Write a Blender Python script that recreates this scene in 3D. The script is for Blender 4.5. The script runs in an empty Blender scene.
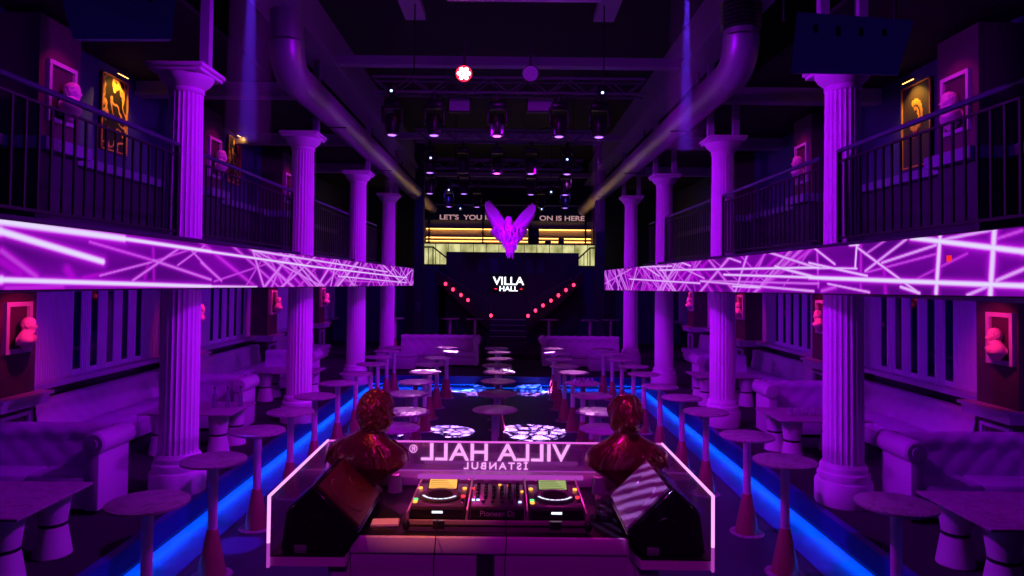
import bpy, bmesh, math, random
from mathutils import Matrix, Vector, Euler
from math import sin, cos, pi, radians as R
random.seed(7)
S = bpy.context.scene
COL = S.collection
ROOTS = []

# ------------------------------------------------------------------ camera
F = 682.67
EYE = Vector((0, 0, 2.84))
PITCH, ROLL = R(1.5), R(0.6)
SHX, SHY = 0.0049, -0.0263
cd = bpy.data.cameras.new('camera'); cam = bpy.data.objects.new('camera', cd); COL.objects.link(cam)
cd.lens = 24; cd.sensor_width = 36; cd.shift_x = SHX; cd.shift_y = SHY; cd.clip_end = 200; cd.clip_start = .05
M3 = (Matrix.Rotation(pi/2 + PITCH, 3, 'X') @ Matrix.Rotation(ROLL, 3, 'Z'))
cam.matrix_world = Matrix.Translation(EYE) @ M3.to_4x4()
S.camera = cam

def ray(px, py):
    return M3 @ Vector(((px - 512)/F + SHX*1024/F, -(py - 288)/F + SHY*1024/F, -1))
def at(px, py, x=None, y=None, z=None):
    """a pixel of the photograph on a known plane of the room"""
    d = ray(px, py)
    if y is not None: t = y/d.y
    elif x is not None: t = x/d.x
    else: t = (z - EYE.z)/d.z
    return EYE + d*t

# ------------------------------------------------------------------ materials
def lin(c):
    return tuple(((v/255)/12.92 if v/255 <= .04045 else ((v/255+.055)/1.055)**2.4) for v in c)
class NT:
    def __init__(s, tree): s.t = tree; s.n = tree.nodes; s.l = tree.links
    def new(s, typ, **kw):
        n = s.n.new(typ)
        for k, v in kw.items():
            if k.startswith('i_'):
                key = k[2:]; key = int(key) if key.isdigit() else key
                n.inputs[key].default_value = v
            else: setattr(n, k, v)
        return n
    def link(s, a, b): s.l.new(a, b)
def mat(name, col, rough=.5, metal=0, spec=.5, bump=None, bscale=40, bstr=.2, var=0, vscale=3, coat=0):
    m = bpy.data.materials.new(name); m.use_nodes = True
    nt = NT(m.node_tree); b = m.node_tree.nodes['Principled BSDF']
    b.inputs['Base Color'].default_value = (*col, 1); b.inputs['Roughness'].default_value = rough
    b.inputs['Metallic'].default_value = metal; b.inputs['Specular IOR Level'].default_value = spec
    b.inputs['Coat Weight'].default_value = coat
    tc = nt.new('ShaderNodeTexCoord')
    if var:
        nz = nt.new('ShaderNodeTexNoise'); nz.inputs['Scale'].default_value = vscale; nz.inputs['Detail'].default_value = 5
        nt.link(tc.outputs['Object'], nz.inputs['Vector'])
        rp = nt.new('ShaderNodeValToRGB')
        rp.color_ramp.elements[0].position = .3; rp.color_ramp.elements[1].position = .7
        rp.color_ramp.elements[0].color = (*[c*(1-var) for c in col], 1); rp.color_ramp.elements[1].color = (*col, 1)
        nt.link(nz.outputs['Fac'], rp.inputs['Fac']); nt.link(rp.outputs['Color'], b.inputs['Base Color'])
    if bump:
        nz = nt.new('ShaderNodeTexNoise' if bump == 'noise' else 'ShaderNodeTexVoronoi')
        nz.inputs['Scale'].default_value = bscale
        nt.link(tc.outputs['Object'], nz.inputs['Vector'])
        bp = nt.new('ShaderNodeBump'); bp.inputs['Strength'].default_value = bstr; bp.inputs['Distance'].default_value = .02
        nt.link(nz.outputs['Fac' if bump == 'noise' else 'Distance'], bp.inputs['Height']); nt.link(bp.outputs['Normal'], b.inputs['Normal'])
    return m
def emis(name, col, st=1.0, sample=True):
    m = bpy.data.materials.new(name); m.use_nodes = True
    t = m.node_tree; t.nodes.clear()
    e = t.nodes.new('ShaderNodeEmission'); o = t.nodes.new('ShaderNodeOutputMaterial')
    e.inputs[0].default_value = (*col, 1); e.inputs[1].default_value = st
    t.links.new(e.outputs[0], o.inputs[0])
    if not sample: m.cycles.emission_sampling = 'NONE'
    return m
def glass(name, tint=(1, 1, 1), fac=.12, rough=.05):
    """thin clear panel: mostly see-through with a glossy sheen"""
    m = bpy.data.materials.new(name); m.use_nodes = True
    t = m.node_tree; t.nodes.clear()
    tr = t.nodes.new('ShaderNodeBsdfTransparent'); tr.inputs[0].default_value = (*tint, 1)
    gl = t.nodes.new('ShaderNodeBsdfGlossy'); gl.inputs['Roughness'].default_value = rough
    df = t.nodes.new('ShaderNodeBsdfDiffuse'); df.inputs[0].default_value = (.8, .8, .8, 1)
    mx = t.nodes.new('ShaderNodeMixShader'); mx.inputs[0].default_value = .5
    mx2 = t.nodes.new('ShaderNodeMixShader'); mx2.inputs[0].default_value = fac
    o = t.nodes.new('ShaderNodeOutputMaterial')
    t.links.new(gl.outputs[0], mx.inputs[1]); t.links.new(df.outputs[0], mx.inputs[2])
    t.links.new(tr.outputs[0], mx2.inputs[1]); t.links.new(mx.outputs[0], mx2.inputs[2]); t.links.new(mx2.outputs[0], o.inputs[0])
    return m
def marble(name, base, vein, scale=4, rough=.25):
    m = bpy.data.materials.new(name); m.use_nodes = True
    nt = NT(m.node_tree); b = m.node_tree.nodes['Principled BSDF']; b.inputs['Roughness'].default_value = rough
    tc = nt.new('ShaderNodeTexCoord'); n1 = nt.new('ShaderNodeTexNoise'); n1.inputs['Scale'].default_value = scale
    n1.inputs['Detail'].default_value = 6; n1.inputs['Distortion'].default_value = 1.6
    nt.link(tc.outputs['Object'], n1.inputs['Vector'])
    rp = nt.new('ShaderNodeValToRGB'); e = rp.color_ramp.elements
    e[0].position = .46; e[0].color = (*base, 1); e[1].position = .54; e[1].color = (*base, 1)
    v = e.new(.5); v.color = (*vein, 1)
    nt.link(n1.outputs['Fac'], rp.inputs['Fac']); nt.link(rp.outputs['Color'], b.inputs['Base Color'])
    return m

M = {}
M['plaster'] = mat('white_plaster', (.78, .74, .78), .55, bump='noise', bscale=60, bstr=.05)
M['white'] = mat('white_paint', (.75, .7, .75), .4)
M['pole'] = mat('white_lacquer', (.7, .62, .7), .3)
M['marble'] = marble('veined_marble', (.40, .27, .36), (.24, .15, .21), 3.0, .4)
M['cone'] = mat('dark_red_lacquer', (.30, .035, .09), .35, coat=.3)
M['leather'] = mat('cream_leather', (.52, .44, .55), .45, bump='noise', bscale=90, bstr=.08)
M['carpet'] = mat('dark_carpet', (.030, .018, .035), .95, bump='noise', bscale=300, bstr=.3, var=.4, vscale=60)
M['dance'] = mat('dark_polished_floor', (.05, .028, .10), .5, var=.35, vscale=1.6, bump='noise', bscale=25, bstr=.04)
M['fascia'] = mat('step_fascia', (.010, .06, .30), .4)
M['border'] = mat('led_tinted_stone_border', (.05, .22, .62), .4, var=.25, vscale=6)  # pale stone, with the blue of the LED wash put into its colour
M['dark'] = mat('dark_wall_paint', (.035, .03, .06), .7)
M['navy'] = mat('navy_wall_paint', (.05, .045, .16), .6)
M['upledge'] = mat('shaded_ledge_paint', (.20, .16, .38), .5)  # balcony dimness put into the colour of this ledge copy
M['upperpillar'] = mat('dark_plum_pillar_paint', (.10, .025, .07), .6)
M['ceil'] = mat('black_ceiling', (.018, .012, .022), .85, bump='noise', bscale=12, bstr=.2)
M['beam'] = mat('grey_beam_paint', (.42, .34, .5), .6)
M['steel'] = mat('galvanised_duct', (.50, .42, .56), .42, metal=.55)
M['truss'] = mat('dark_truss_paint', (.16, .12, .2), .5)
M['black'] = mat('black_metal', (.02, .018, .025), .4, metal=.3)
M['blackp'] = mat('black_plastic', (.012, .012, .016), .3)
M['rail'] = mat('dark_rail', (.045, .05, .11), .4)
M['railbar'] = mat('black_rail_bar', (.008, .008, .014), .6)
M['rib'] = mat('ribbed_panel_paint', (.78, .66, .88), .5)
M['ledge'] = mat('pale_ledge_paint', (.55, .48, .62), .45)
M['pillar'] = mat('oxblood_pillar_paint', (.085, .025, .07), .6, var=.3, vscale=5)
M['statuev'] = mat('hanging_statue_plaster', (.55, .45, .6), .6)
M['statue'] = mat('pale_statue_plaster', (.8, .6, .65), .45)
M['gold'] = mat('red_bronze_lacquer', (.33, .04, .09), .22, metal=.5, coat=.35, var=.3, vscale=14, bump='noise', bscale=60, bstr=.3)
M['darkglass'] = mat('dark_window_glass', (.004, .002, .05), .05, spec=.6)
M['clear'] = glass('clear_acrylic', (.90, .78, 1), .45)
M['bottle'] = glass('bottle_glass', (.5, .45, .7), .3)
M['speaker'] = mat('speaker_cabinet', (.05, .03, .035), .45, bump='noise', bscale=200, bstr=.2)
M['speakerb'] = mat('hanging_speaker_cloth', (.30, .24, .6), .8, bump='noise', bscale=150, bstr=.3)
M['flight'] = mat('flight_case_laminate', (.34, .20, .26), .4)
M['alu'] = mat('case_edge_aluminium', (.6, .5, .45), .3, metal=.6)
M['led_w'] = emis('white_led', (.75, .8, 1), 6, False)
M['led_dot'] = emis('white_blue_led', (.35, .5, 1), 4, False)
M['led_v'] = emis('violet_lens', (.40, .14, 1), 2.4, False)
M['led_m'] = emis('magenta_lens', (1, .1, .8), 4, False)
M['red'] = emis('red_bulb', (1, .025, .09), 4.2)
M['edge'] = emis('acrylic_edge_glow', (1, .38, 1), 1.25, False)
M['edgefront'] = emis('acrylic_front_edge_glow', (1, .14, .95), .9, False)
M['edgedim'] = emis('acrylic_edge_faint', (.75, .08, .85), .55, False)
M['sign'] = emis('white_sign_letters', (.85, .9, 1), 2.2, False)
M['signred'] = emis('red_sign_dash', (1, .02, .06), 1.6, False)
M['warm'] = emis('warm_led_tube', (1, .46, .10), 5.5, True)
M['warmtext'] = emis('pale_lit_letters', (.95, .5, .55), .5, False)
M['blue'] = emis('blue_led_strip', (0, .085, 1), 23, True)
M['letters'] = emis('etched_letters', (1, .35, .95), 1.15, False)
M['beamhole'] = mat('socle_stone', (.3, .12, .16), .4)

# onyx: a backlit stone bar front, its light comes from inside
def onyx():
    m = bpy.data.materials.new('backlit_onyx'); m.use_nodes = True
    nt = NT(m.node_tree); nt.n.clear()
    tc = nt.new('ShaderNodeTexCoord'); nz = nt.new('ShaderNodeTexNoise'); nz.inputs['Scale'].default_value = 2.2; nz.inputs['Detail'].default_value = 6
    mp = nt.new('ShaderNodeMapping'); mp.inputs['Scale'].default_value = (1.2, 1, .7)
    nt.link(tc.outputs['Object'], mp.inputs[0]); nt.link(mp.outputs[0], nz.inputs['Vector'])
    rp = nt.new('ShaderNodeValToRGB'); rp.color_ramp.elements[0].position = .3; rp.color_ramp.elements[1].position = .65
    rp.color_ramp.elements[0].color = (.22, .22, .05, 1); rp.color_ramp.elements[1].color = (.95, .9, .42, 1)
    nt.link(nz.outputs['Fac'], rp.inputs['Fac'])
    e = nt.new('ShaderNodeEmission'); e.inputs[1].default_value = .85; o = nt.new('ShaderNodeOutputMaterial')
    nt.link(rp.outputs[0], e.inputs[0]); nt.link(e.outputs[0], o.inputs[0])
    return m
M['onyx'] = onyx()
def attr_emis(name, st):
    m = bpy.data.materials.new(name); m.use_nodes = True
    nt = NT(m.node_tree); nt.n.clear()
    a = nt.new('ShaderNodeAttribute'); a.attribute_name = 'screen'
    e = nt.new('ShaderNodeEmission'); e.inputs[1].default_value = st; o = nt.new('ShaderNodeOutputMaterial')
    nt.link(a.outputs['Color'], e.inputs[0]); nt.link(e.outputs[0], o.inputs[0])
    return m
M['screen'] = attr_emis('led_screen_image', 1.0)
M['lcd'] = emis('player_screen', (.55, .5, .2), 1.2, False)

# ------------------------------------------------------------------ mesh builder
class MB:
    def __init__(s): s.v = []; s.f = []; s.m = []; s.mi = 0; s.X = None
    def add(s, vs, fs, mi=None):
        o = len(s.v)
        if s.X is not None: vs = [s.X @ Vector(p) for p in vs]
        s.v += [tuple(p) for p in vs]; s.f += [tuple(i+o for i in f) for f in fs]
        s.m += [s.mi if mi is None else mi]*len(fs); return s
    def box(s, x0, x1, y0, y1, z0, z1, mi=None):
        vs = [(x, y, z) for z in (z0, z1) for y in (y0, y1) for x in (x0, x1)]
        return s.add(vs, [(0, 2, 3, 1), (4, 5, 7, 6), (0, 1, 5, 4), (2, 6, 7, 3), (0, 4, 6, 2), (1, 3, 7, 5)], mi)
    def rbox(s, x0, x1, y0, y1, z0, z1, b=.01, mi=None):
        """box with chamfered edges"""
        bm = bmesh.new(); bmesh.ops.create_cube(bm, size=1)
        for v in bm.verts: v.co = Vector(((x0+x1)/2 + v.co.x*(x1-x0), (y0+y1)/2 + v.co.y*(y1-y0), (z0+z1)/2 + v.co.z*(z1-z0)))
        bmesh.ops.bevel(bm, geom=bm.edges[:], offset=b, segments=2, affect='EDGES', profile=.5)
        bm.verts.index_update()
        s.add([v.co.copy() for v in bm.verts], [[v.index for v in f.verts] for f in bm.faces], mi); bm.free(); return s
    def quadbox(s, pts, d, mi=None):
        """a flat quad (4 points) given thickness along vector d"""
        d = Vector(d); a = [Vector(p) for p in pts]; b = [p + d for p in a]
        return s.add(a+b, [(0, 1, 2, 3), (7, 6, 5, 4), (0, 4, 5, 1), (1, 5, 6, 2), (2, 6, 7, 3), (3, 7, 4, 0)], mi)
    def prism(s, poly, z0, z1, mi=None):
        n = len(poly)
        vs = [(x, y, z0) for x, y in poly] + [(x, y, z1) for x, y in poly]
        return s.add(vs, [tuple(range(n))[::-1], tuple(range(n, 2*n))] + [(i, (i+1) % n, n+(i+1) % n, n+i) for i in range(n)], mi)
    def lathe(s, prof, n=24, c=(0, 0, 0), flute=0, nf=20, caps=True, mi=None, sx=1, sy=1):
        vs = []; fs = []
        for (r, z) in prof:
            for k in range(n):
                a = 2*pi*k/n; rr = r
                if flute and r > 0: rr = r*(1 - flute*abs(sin(nf*a/2))**.6) if True else r
                vs.append((c[0]+rr*cos(a)*sx, c[1]+rr*sin(a)*sy, c[2]+z))
        for i in range(len(prof)-1):
            for k in range(n):
                a, b = i*n+k, i*n+(k+1) % n
                fs.append((a, b, b+n, a+n))
        if caps:
            fs.append(tuple(range(n))[::-1]); fs.append(tuple(range((len(prof)-1)*n, len(prof)*n)))
        return s.add(vs, fs, mi)
    def cyl(s, p0, p1, r0, r1=None, n=12, mi=None):
        return s.tube([p0, p1], [r0, r0 if r1 is None else r1], n, mi)
    def tube(s, pts, r, n=12, mi=None, caps=True):
        pts = [Vector(p) for p in pts]
        if not isinstance(r, (list, tuple)): r = [r]*len(pts)
        vs = []; fs = []; up = None
        for i, p in enumerate(pts):
            if i == 0: d = pts[1]-p
            elif i == len(pts)-1: d = p-pts[i-1]
            else: d = (pts[i+1]-p).normalized() + (p-pts[i-1]).normalized()
            d.normalize()
            if up is None:
                up = d.cross(Vector((0, 0, 1)))
                if up.length < .1: up = d.cross(Vector((1, 0, 0)))
            u = (up - d*up.dot(d)).normalized(); w = d.cross(u); up = u
            for k in range(n):
                a = 2*pi*k/n; vs.append(p + (u*cos(a)+w*sin(a))*r[i])
        for i in range(len(pts)-1):
            for k in range(n):
                a, b = i*n+k, i*n+(k+1) % n; fs.append((a, b, b+n, a+n))
        if caps: fs.append(tuple(range(n))[::-1]); fs.append(tuple(range((len(pts)-1)*n, len(pts)*n)))
        return s.add(vs, fs, mi)
    def ell(s, c, r, nu=20, nv=12, mi=None, rot=None):
        c = Vector(c); vs = [(0, 0, -1)]; fs = []
        for i in range(1, nv):
            t = pi*i/nv - pi/2
            for k in range(nu): a = 2*pi*k/nu; vs.append((cos(t)*cos(a), cos(t)*sin(a), sin(t)))
        vs.append((0, 0, 1))
        for k in range(nu): fs.append((0, 1+(k+1) % nu, 1+k))
        for i in range(nv-2):
            for k in range(nu):
                a, b = 1+i*nu+k, 1+i*nu+(k+1) % nu; fs.append((a, b, b+nu, a+nu))
        l = len(vs)-1; o = 1+(nv-2)*nu
        for k in range(nu): fs.append((o+k, o+(k+1) % nu, l))
        q = []
        for v in vs:
            p = Vector((v[0]*r[0], v[1]*r[1], v[2]*r[2]))
            if rot: p = rot @ p
            q.append(p + c)
        return s.add(q, fs, mi)
    def grid(s, fn, nu, nv, mi=None, thick=None):
        vs = [fn(i/nu, j/nv) for j in range(nv+1) for i in range(nu+1)]
        fs = [(j*(nu+1)+i, j*(nu+1)+i+1, (j+1)*(nu+1)+i+1, (j+1)*(nu+1)+i) for j in range(nv) for i in range(nu)]
        return s.add(vs, fs, mi)
    def build(s, name, mats, parent=None, ang=35):
        me = bpy.data.meshes.new(name); me.from_pydata(s.v, [], s.f)
        if not isinstance(mats, (list, tuple)): mats = [mats]
        for m_ in mats: me.materials.append(M[m_] if isinstance(m_, str) else m_)
        me.polygons.foreach_set('material_index', s.m)
        bm = bmesh.new(); bm.from_mesh(me); bmesh.ops.recalc_face_normals(bm, faces=bm.faces); bm.to_mesh(me); bm.free()
        me.polygons.foreach_set('use_smooth', [True]*len(me.polygons))
        me.set_sharp_from_angle(angle=R(ang)); me.update()
        o = bpy.data.objects.new(name, me); COL.objects.link(o)
        if parent is not None: o.parent = parent
        return o

def tag(o, label=None, cat=None, group=None, kind=None):
    if label: o['label'] = label
    if cat: o['category'] = cat
    if group: o['group'] = group
    if kind: o['kind'] = kind
    return o
def thing(name, label, cat, loc=(0, 0, 0), rz=0, group=None):
    o = bpy.data.objects.new(name, None); COL.objects.link(o); o.empty_display_size = .1
    o.location = loc; o.rotation_euler = (0, 0, rz); return tag(o, label, cat, group)
def struct(o): o['kind'] = 'structure'; return o
def dup(root, loc=None, rz=None, label=None, group=None, scale=None):
    r = root.copy(); COL.objects.link(r)
    if loc is not None: r.location = loc
    if rz is not None: r.rotation_euler = (0, 0, rz)
    if scale is not None: r.scale = (scale,)*3
    if label: r['label'] = label
    if group: r['group'] = group
    for ch in list(root.children):
        c = ch.copy(); COL.objects.link(c); c.parent = r
        for g in ch.children:
            d = g.copy(); COL.objects.link(d); d.parent = c
    return r
def text(name, s, size, mt, loc, rot, parent=None, depth=.004, align='CENTER', sx=1, sp=1, bold=0):
    cu = bpy.data.curves.new(name, 'FONT'); cu.body = s; cu.size = size; cu.extrude = depth; cu.align_x = align; cu.align_y = 'CENTER'
    cu.space_character = sp; cu.offset = bold
    cu.materials.append(M[mt]); o = bpy.data.objects.new(name, cu); COL.objects.link(o)
    o.location = loc; o.rotation_euler = rot; o.scale = (sx, 1, 1)
    bpy.context.view_layer.update()
    dg = bpy.context.evaluated_depsgraph_get(); me = bpy.data.meshes.new_from_object(o.evaluated_get(dg)); me.name = name
    if not me.materials: me.materials.append(M[mt])
    bpy.data.objects.remove(o)
    o = bpy.data.objects.new(name, me); COL.objects.link(o); o.location = loc; o.rotation_euler = rot; o.scale = (sx, 1, 1)
    if parent is not None: o.parent = parent
    return o

ORD = ['nearest', 'second', 'third', 'fourth', 'fifth', 'sixth', 'seventh', 'eighth', 'ninth', 'tenth', 'eleventh', 'twelfth']

# ------------------------------------------------------------------ lights
VIO = (.40, .0, 1.0); MAG = (.75, .02, 1.0); BLU = (.10, .02, 1.0); PNK = (1, .02, .42)
def spot(loc, target, power, col, ang=50, blend=.6, rad=.06, gobo=None):
    l = bpy.data.lights.new('spot', 'SPOT'); l.energy = power; l.color = col; l.spot_size = R(ang); l.spot_blend = blend; l.shadow_soft_size = rad
    o = bpy.data.objects.new('spot', l); COL.objects.link(o); o.location = loc
    o.rotation_euler = (Vector(target)-Vector(loc)).to_track_quat('-Z', 'Y').to_euler()
    if gobo:
        l.use_nodes = True; nt = NT(l.node_tree)
        e = [n for n in nt.n if n.type == 'EMISSION'][0]
        tc = nt.new('ShaderNodeTexCoord'); sp = nt.new('ShaderNodeSeparateXYZ'); nt.link(tc.outputs['Normal'], sp.inputs[0])
        dx = nt.new('ShaderNodeMath', operation='DIVIDE'); dy = nt.new('ShaderNodeMath', operation='DIVIDE')
        nt.link(sp.outputs[0], dx.inputs[0]); nt.link(sp.outputs[2], dx.inputs[1]); nt.link(sp.outputs[1], dy.inputs[0]); nt.link(sp.outputs[2], dy.inputs[1])
        cb = nt.new('ShaderNodeCombineXYZ'); nt.link(dx.outputs[0], cb.inputs[0]); nt.link(dy.outputs[0], cb.inputs[1]); cb.inputs[2].default_value = random.random()*9
        vo = nt.new('ShaderNodeTexVoronoi'); vo.feature = 'DISTANCE_TO_EDGE'; vo.inputs['Scale'].default_value = gobo
        nt.link(cb.outputs[0], vo.inputs['Vector'])
        rp = nt.new('ShaderNodeMapRange'); rp.inputs['From Min'].default_value = .05; rp.inputs['From Max'].default_value = .20
        rp.inputs['To Min'].default_value = 0; rp.inputs['To Max'].default_value = 1
        nt.link(vo.outputs['Distance'], rp.inputs['Value']); nt.link(rp.outputs[0], e.inputs['Strength'])
    return o
def point(loc, power, col, rad=.05):
    l = bpy.data.lights.new('point', 'POINT'); l.energy = power; l.color = col; l.shadow_soft_size = rad
    o = bpy.data.objects.new('point', l); COL.objects.link(o); o.location = loc; return o

# ================================================================== SETTING
PL = .30            # raised platform height
YB = 17.7           # its edge at the back
XE = 3.50
# floors
f = struct(MB().box(-6.7, 6.7, -3, 31, -.2, 0).build('floor', 'dance'))
pl = MB()
pl.box(-6.7, -XE-.08, -2, YB+8.6, 0, PL); pl.box(XE+.08, 6.7, -2, YB+8.6, 0, PL); pl.box(-XE-.08, XE+.08, YB+.08, YB+8.6, 0, PL)
struct(pl.build('floor_platform', 'carpet'))
fa = MB()
for s in (-1, 1):
    a, b = sorted((s*XE, s*(XE+.02))); fa.box(a, b, -2, YB+.02, .10, PL+.002)
    a, b = sorted((s*XE, s*(XE+.09))); fa.box(a, b, -2, YB+.09, PL+.002, PL+.014)
fa.box(-XE, XE, YB, YB+.02, .10, PL+.002); fa.box(-XE-.09, XE+.09, YB, YB+.09, PL+.002, PL+.014)
struct(fa.build('trim_1', 'fascia'))
bd = MB()
for s in (-1, 1):
    a, b = sorted((s*(XE-.40), s*(XE+.08))); bd.box(a, b, -2, YB+.08, 0, .008)
bd.box(-XE+.4, XE-.4, YB-.5, YB+.08, 0, .008)
struct(bd.build('trim_2', 'border'))
for i, (x0, x1, y0, y1, z0) in enumerate(((-XE-.06, -XE-.03, 1, YB, .087), (XE+.03, XE+.06, 1, YB, .087), (-XE, XE, YB+.03, YB+.06, .094))):
    o = MB().box(x0, x1, y0, y1, z0, z0+.012).build('led_strip', 'blue')
    tag(o, ['blue led strip glowing under the left platform edge', 'blue led strip glowing under the right platform edge', 'blue led strip glowing under the back platform edge'][i], 'led strip', 'blue strips under the platform edge')
st = thing('floor_step', 'low wide step in the middle of the back platform edge', 'step', (.05, YB-.3, 0))
MB().rbox(-.85, .85, -.25, .29, 0, .14, .01).build('tread', 'fascia', st)
M['blueline'] = emis('blue_step_light', (0, .12, 1), 1.0, False)
MB().box(-.83, .83, -.262, -.25, .10, .12).build('light_line', 'blueline', st)

# walls, ceiling
for s, nm in ((-1, 'left'), (1, 'right')):
    a, b = sorted((s*6.60, s*6.75)); w = MB().box(a, b, -3, 31, 0, 7.6).build('wall_'+nm, 'navy'); struct(w)
struct(MB().box(-6.75, 6.75, 30.4, 30.6, 0, 7.6).build('wall_back', 'dark'))
struct(MB().box(-6.75, 6.75, -3.2, -3, 0, 7.6).build('wall_front', 'dark'))
struct(MB().box(-6.75, 6.75, -3.2, 30.6, 7.6, 7.8).build('ceiling', 'ceil'))

PCU = [9.1, 13.9, 18.6]
PC = [8.4, 13.1, 17.6, 22.3]      # niche pillars along the side walls
def bays():
    e = [2.5]+PC+[26]
    return [(e[i]+(.36 if i else 0), e[i+1]-.36) for i in range(len(e)-1)]
tn = 3
win = 1
for s, nm in ((-1, 'left'), (1, 'right')):
    def bx(mb, x0, x1, y0, y1, z0, z1):
        a, b = sorted((s*x0, s*x1)); mb.box(a, b, y0, y1, z0, z1)
    rib = MB(); slots = []
    for bi, (y0, y1) in enumerate(bays()):
        cs = []
        if bi in (1, 2):
            c0 = [10.30 if s < 0 else 9.98, 15.0 if s < 0 else 14.6][bi-1]
            cs = [c0 + .43*k for k in range(5)]
        cuts = [y0] + [v for c in cs for v in (c-.10, c+.10)] + [y1]
        for k in range(0, len(cuts), 2):
            a0, a1 = cuts[k], cuts[k+1]
            bx(rib, 6.46, 6.6, a0, a1, 1.34, 2.70)
            n = max(1, int((a1-a0)/.05)); step = (a1-a0)/n
            for j in range(n):
                bx(rib, 6.445, 6.46, a0+j*step+.012, a0+(j+1)*step-.012, 1.34, 2.70)
        for c in cs:
            bx(rib, 6.46, 6.6, c-.10, c+.10, 2.62, 2.70); bx(rib, 6.46, 6.6, c-.10, c+.10, 1.34, 1.42)
            slots.append(c)
    o = struct(rib.build('trim_%d' % tn, 'rib')); tn += 1
    for c in slots:
        g = MB(); bx(g, 6.468, 6.50, c-.0995, c+.0995, 1.42, 2.62); struct(g.build('window_%d' % win, 'darkglass')); win += 1
    led = MB()
    for (y0, y1) in bays():
        bx(led, 6.28, 6.6, y0, y1, 1.27, 1.335); bx(led, 6.26, 6.6, y0, y1, 1.325, 1.345)
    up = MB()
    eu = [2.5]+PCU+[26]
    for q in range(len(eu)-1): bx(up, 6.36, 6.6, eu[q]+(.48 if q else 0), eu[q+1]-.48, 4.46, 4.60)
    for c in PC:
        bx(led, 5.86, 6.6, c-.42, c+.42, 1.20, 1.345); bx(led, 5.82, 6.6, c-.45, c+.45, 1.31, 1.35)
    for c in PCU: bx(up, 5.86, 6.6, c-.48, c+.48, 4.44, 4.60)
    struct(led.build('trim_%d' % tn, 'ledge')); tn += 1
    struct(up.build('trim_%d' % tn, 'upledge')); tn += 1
    pm = MB()
    for c in PC:
        bx(pm, 6.02, 6.6, c-.36, c+.36, PL, 1.20); bx(pm, 6.02, 6.6, c-.36, c+.36, 1.35, 2.70)
    struct(pm.build('trim_%d' % tn, 'pillar')); tn += 1; pm = MB()
    for c in PCU: bx(pm, 6.02, 6.6, c-.42, c+.42, 4.60, 6.2)
    struct(pm.build('trim_%d' % tn, 'upperpillar')); tn += 1
    dk = MB()
    for (y0, y1) in bays(): bx(dk, 6.5, 6.6, y0, y1, PL, 1.27)
    for q in range(len(eu)-1): bx(dk, 6.5, 6.6, eu[q]+(.43 if q else 0), eu[q+1]-.43, 3.27, 4.46)
    for c in PCU: bx(dk, 6.02, 6.6, c-.42, c+.42, 3.27, 4.44)
    struct(dk.build('trim_%d' % tn, 'dark')); tn += 1

# ceiling beams
cb = MB()
for (y, z) in ((12.4, 6.75), (19.0, 6.75), (26.0, 6.75)):
    cb.box(-3.3, 3.3, y, y+.22, z, z+.16)
struct(cb.build('trim_%d' % tn, 'beam')); tn += 1
sb = MB()
for s in (-1, 1):
    for y in (12.0, 16.3, 20.6):
        a, b = sorted((s*3.4, s*6.6)); sb.box(a, b, y, y+.2, 6.1, 6.28); sb.box(a, b, y-.03, y+.23, 6.02, 6.1)
struct(sb.build('trim_%d' % tn, 'beam')); tn += 1
for s in (-1, 1):
    a, b = sorted((s*4.15, s*6.6)); struct(MB().box(a, b, -2, 26, 6.3, 6.36).build('ceiling_side_%s' % ('left' if s < 0 else 'right'), 'ceil'))
for s in (-1, 1):
    mb = MB(); a, b = sorted((s*3.15, s*3.65))
    mb.box(a, b, -2, 28, 6.70, 6.82); a, b = sorted((s*3.3, s*3.5)); mb.box(a, b, -2, 28, 6.82, 7.6)
    struct(mb.build('trim_%d' % tn, 'beam')); tn += 1
for s in (-1, 1):
    a, b = sorted((s*1.45, s*1.8)); struct(MB().box(a, b, 4, 11.7, 7.3, 7.42).build('trim_%d' % tn, 'beam')); tn += 1
struct(MB().box(-.86, 1.25, 8.9, 9.3, 6.655, 6.73).build('trim_%d' % tn, 'ledge')); tn += 1

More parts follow.
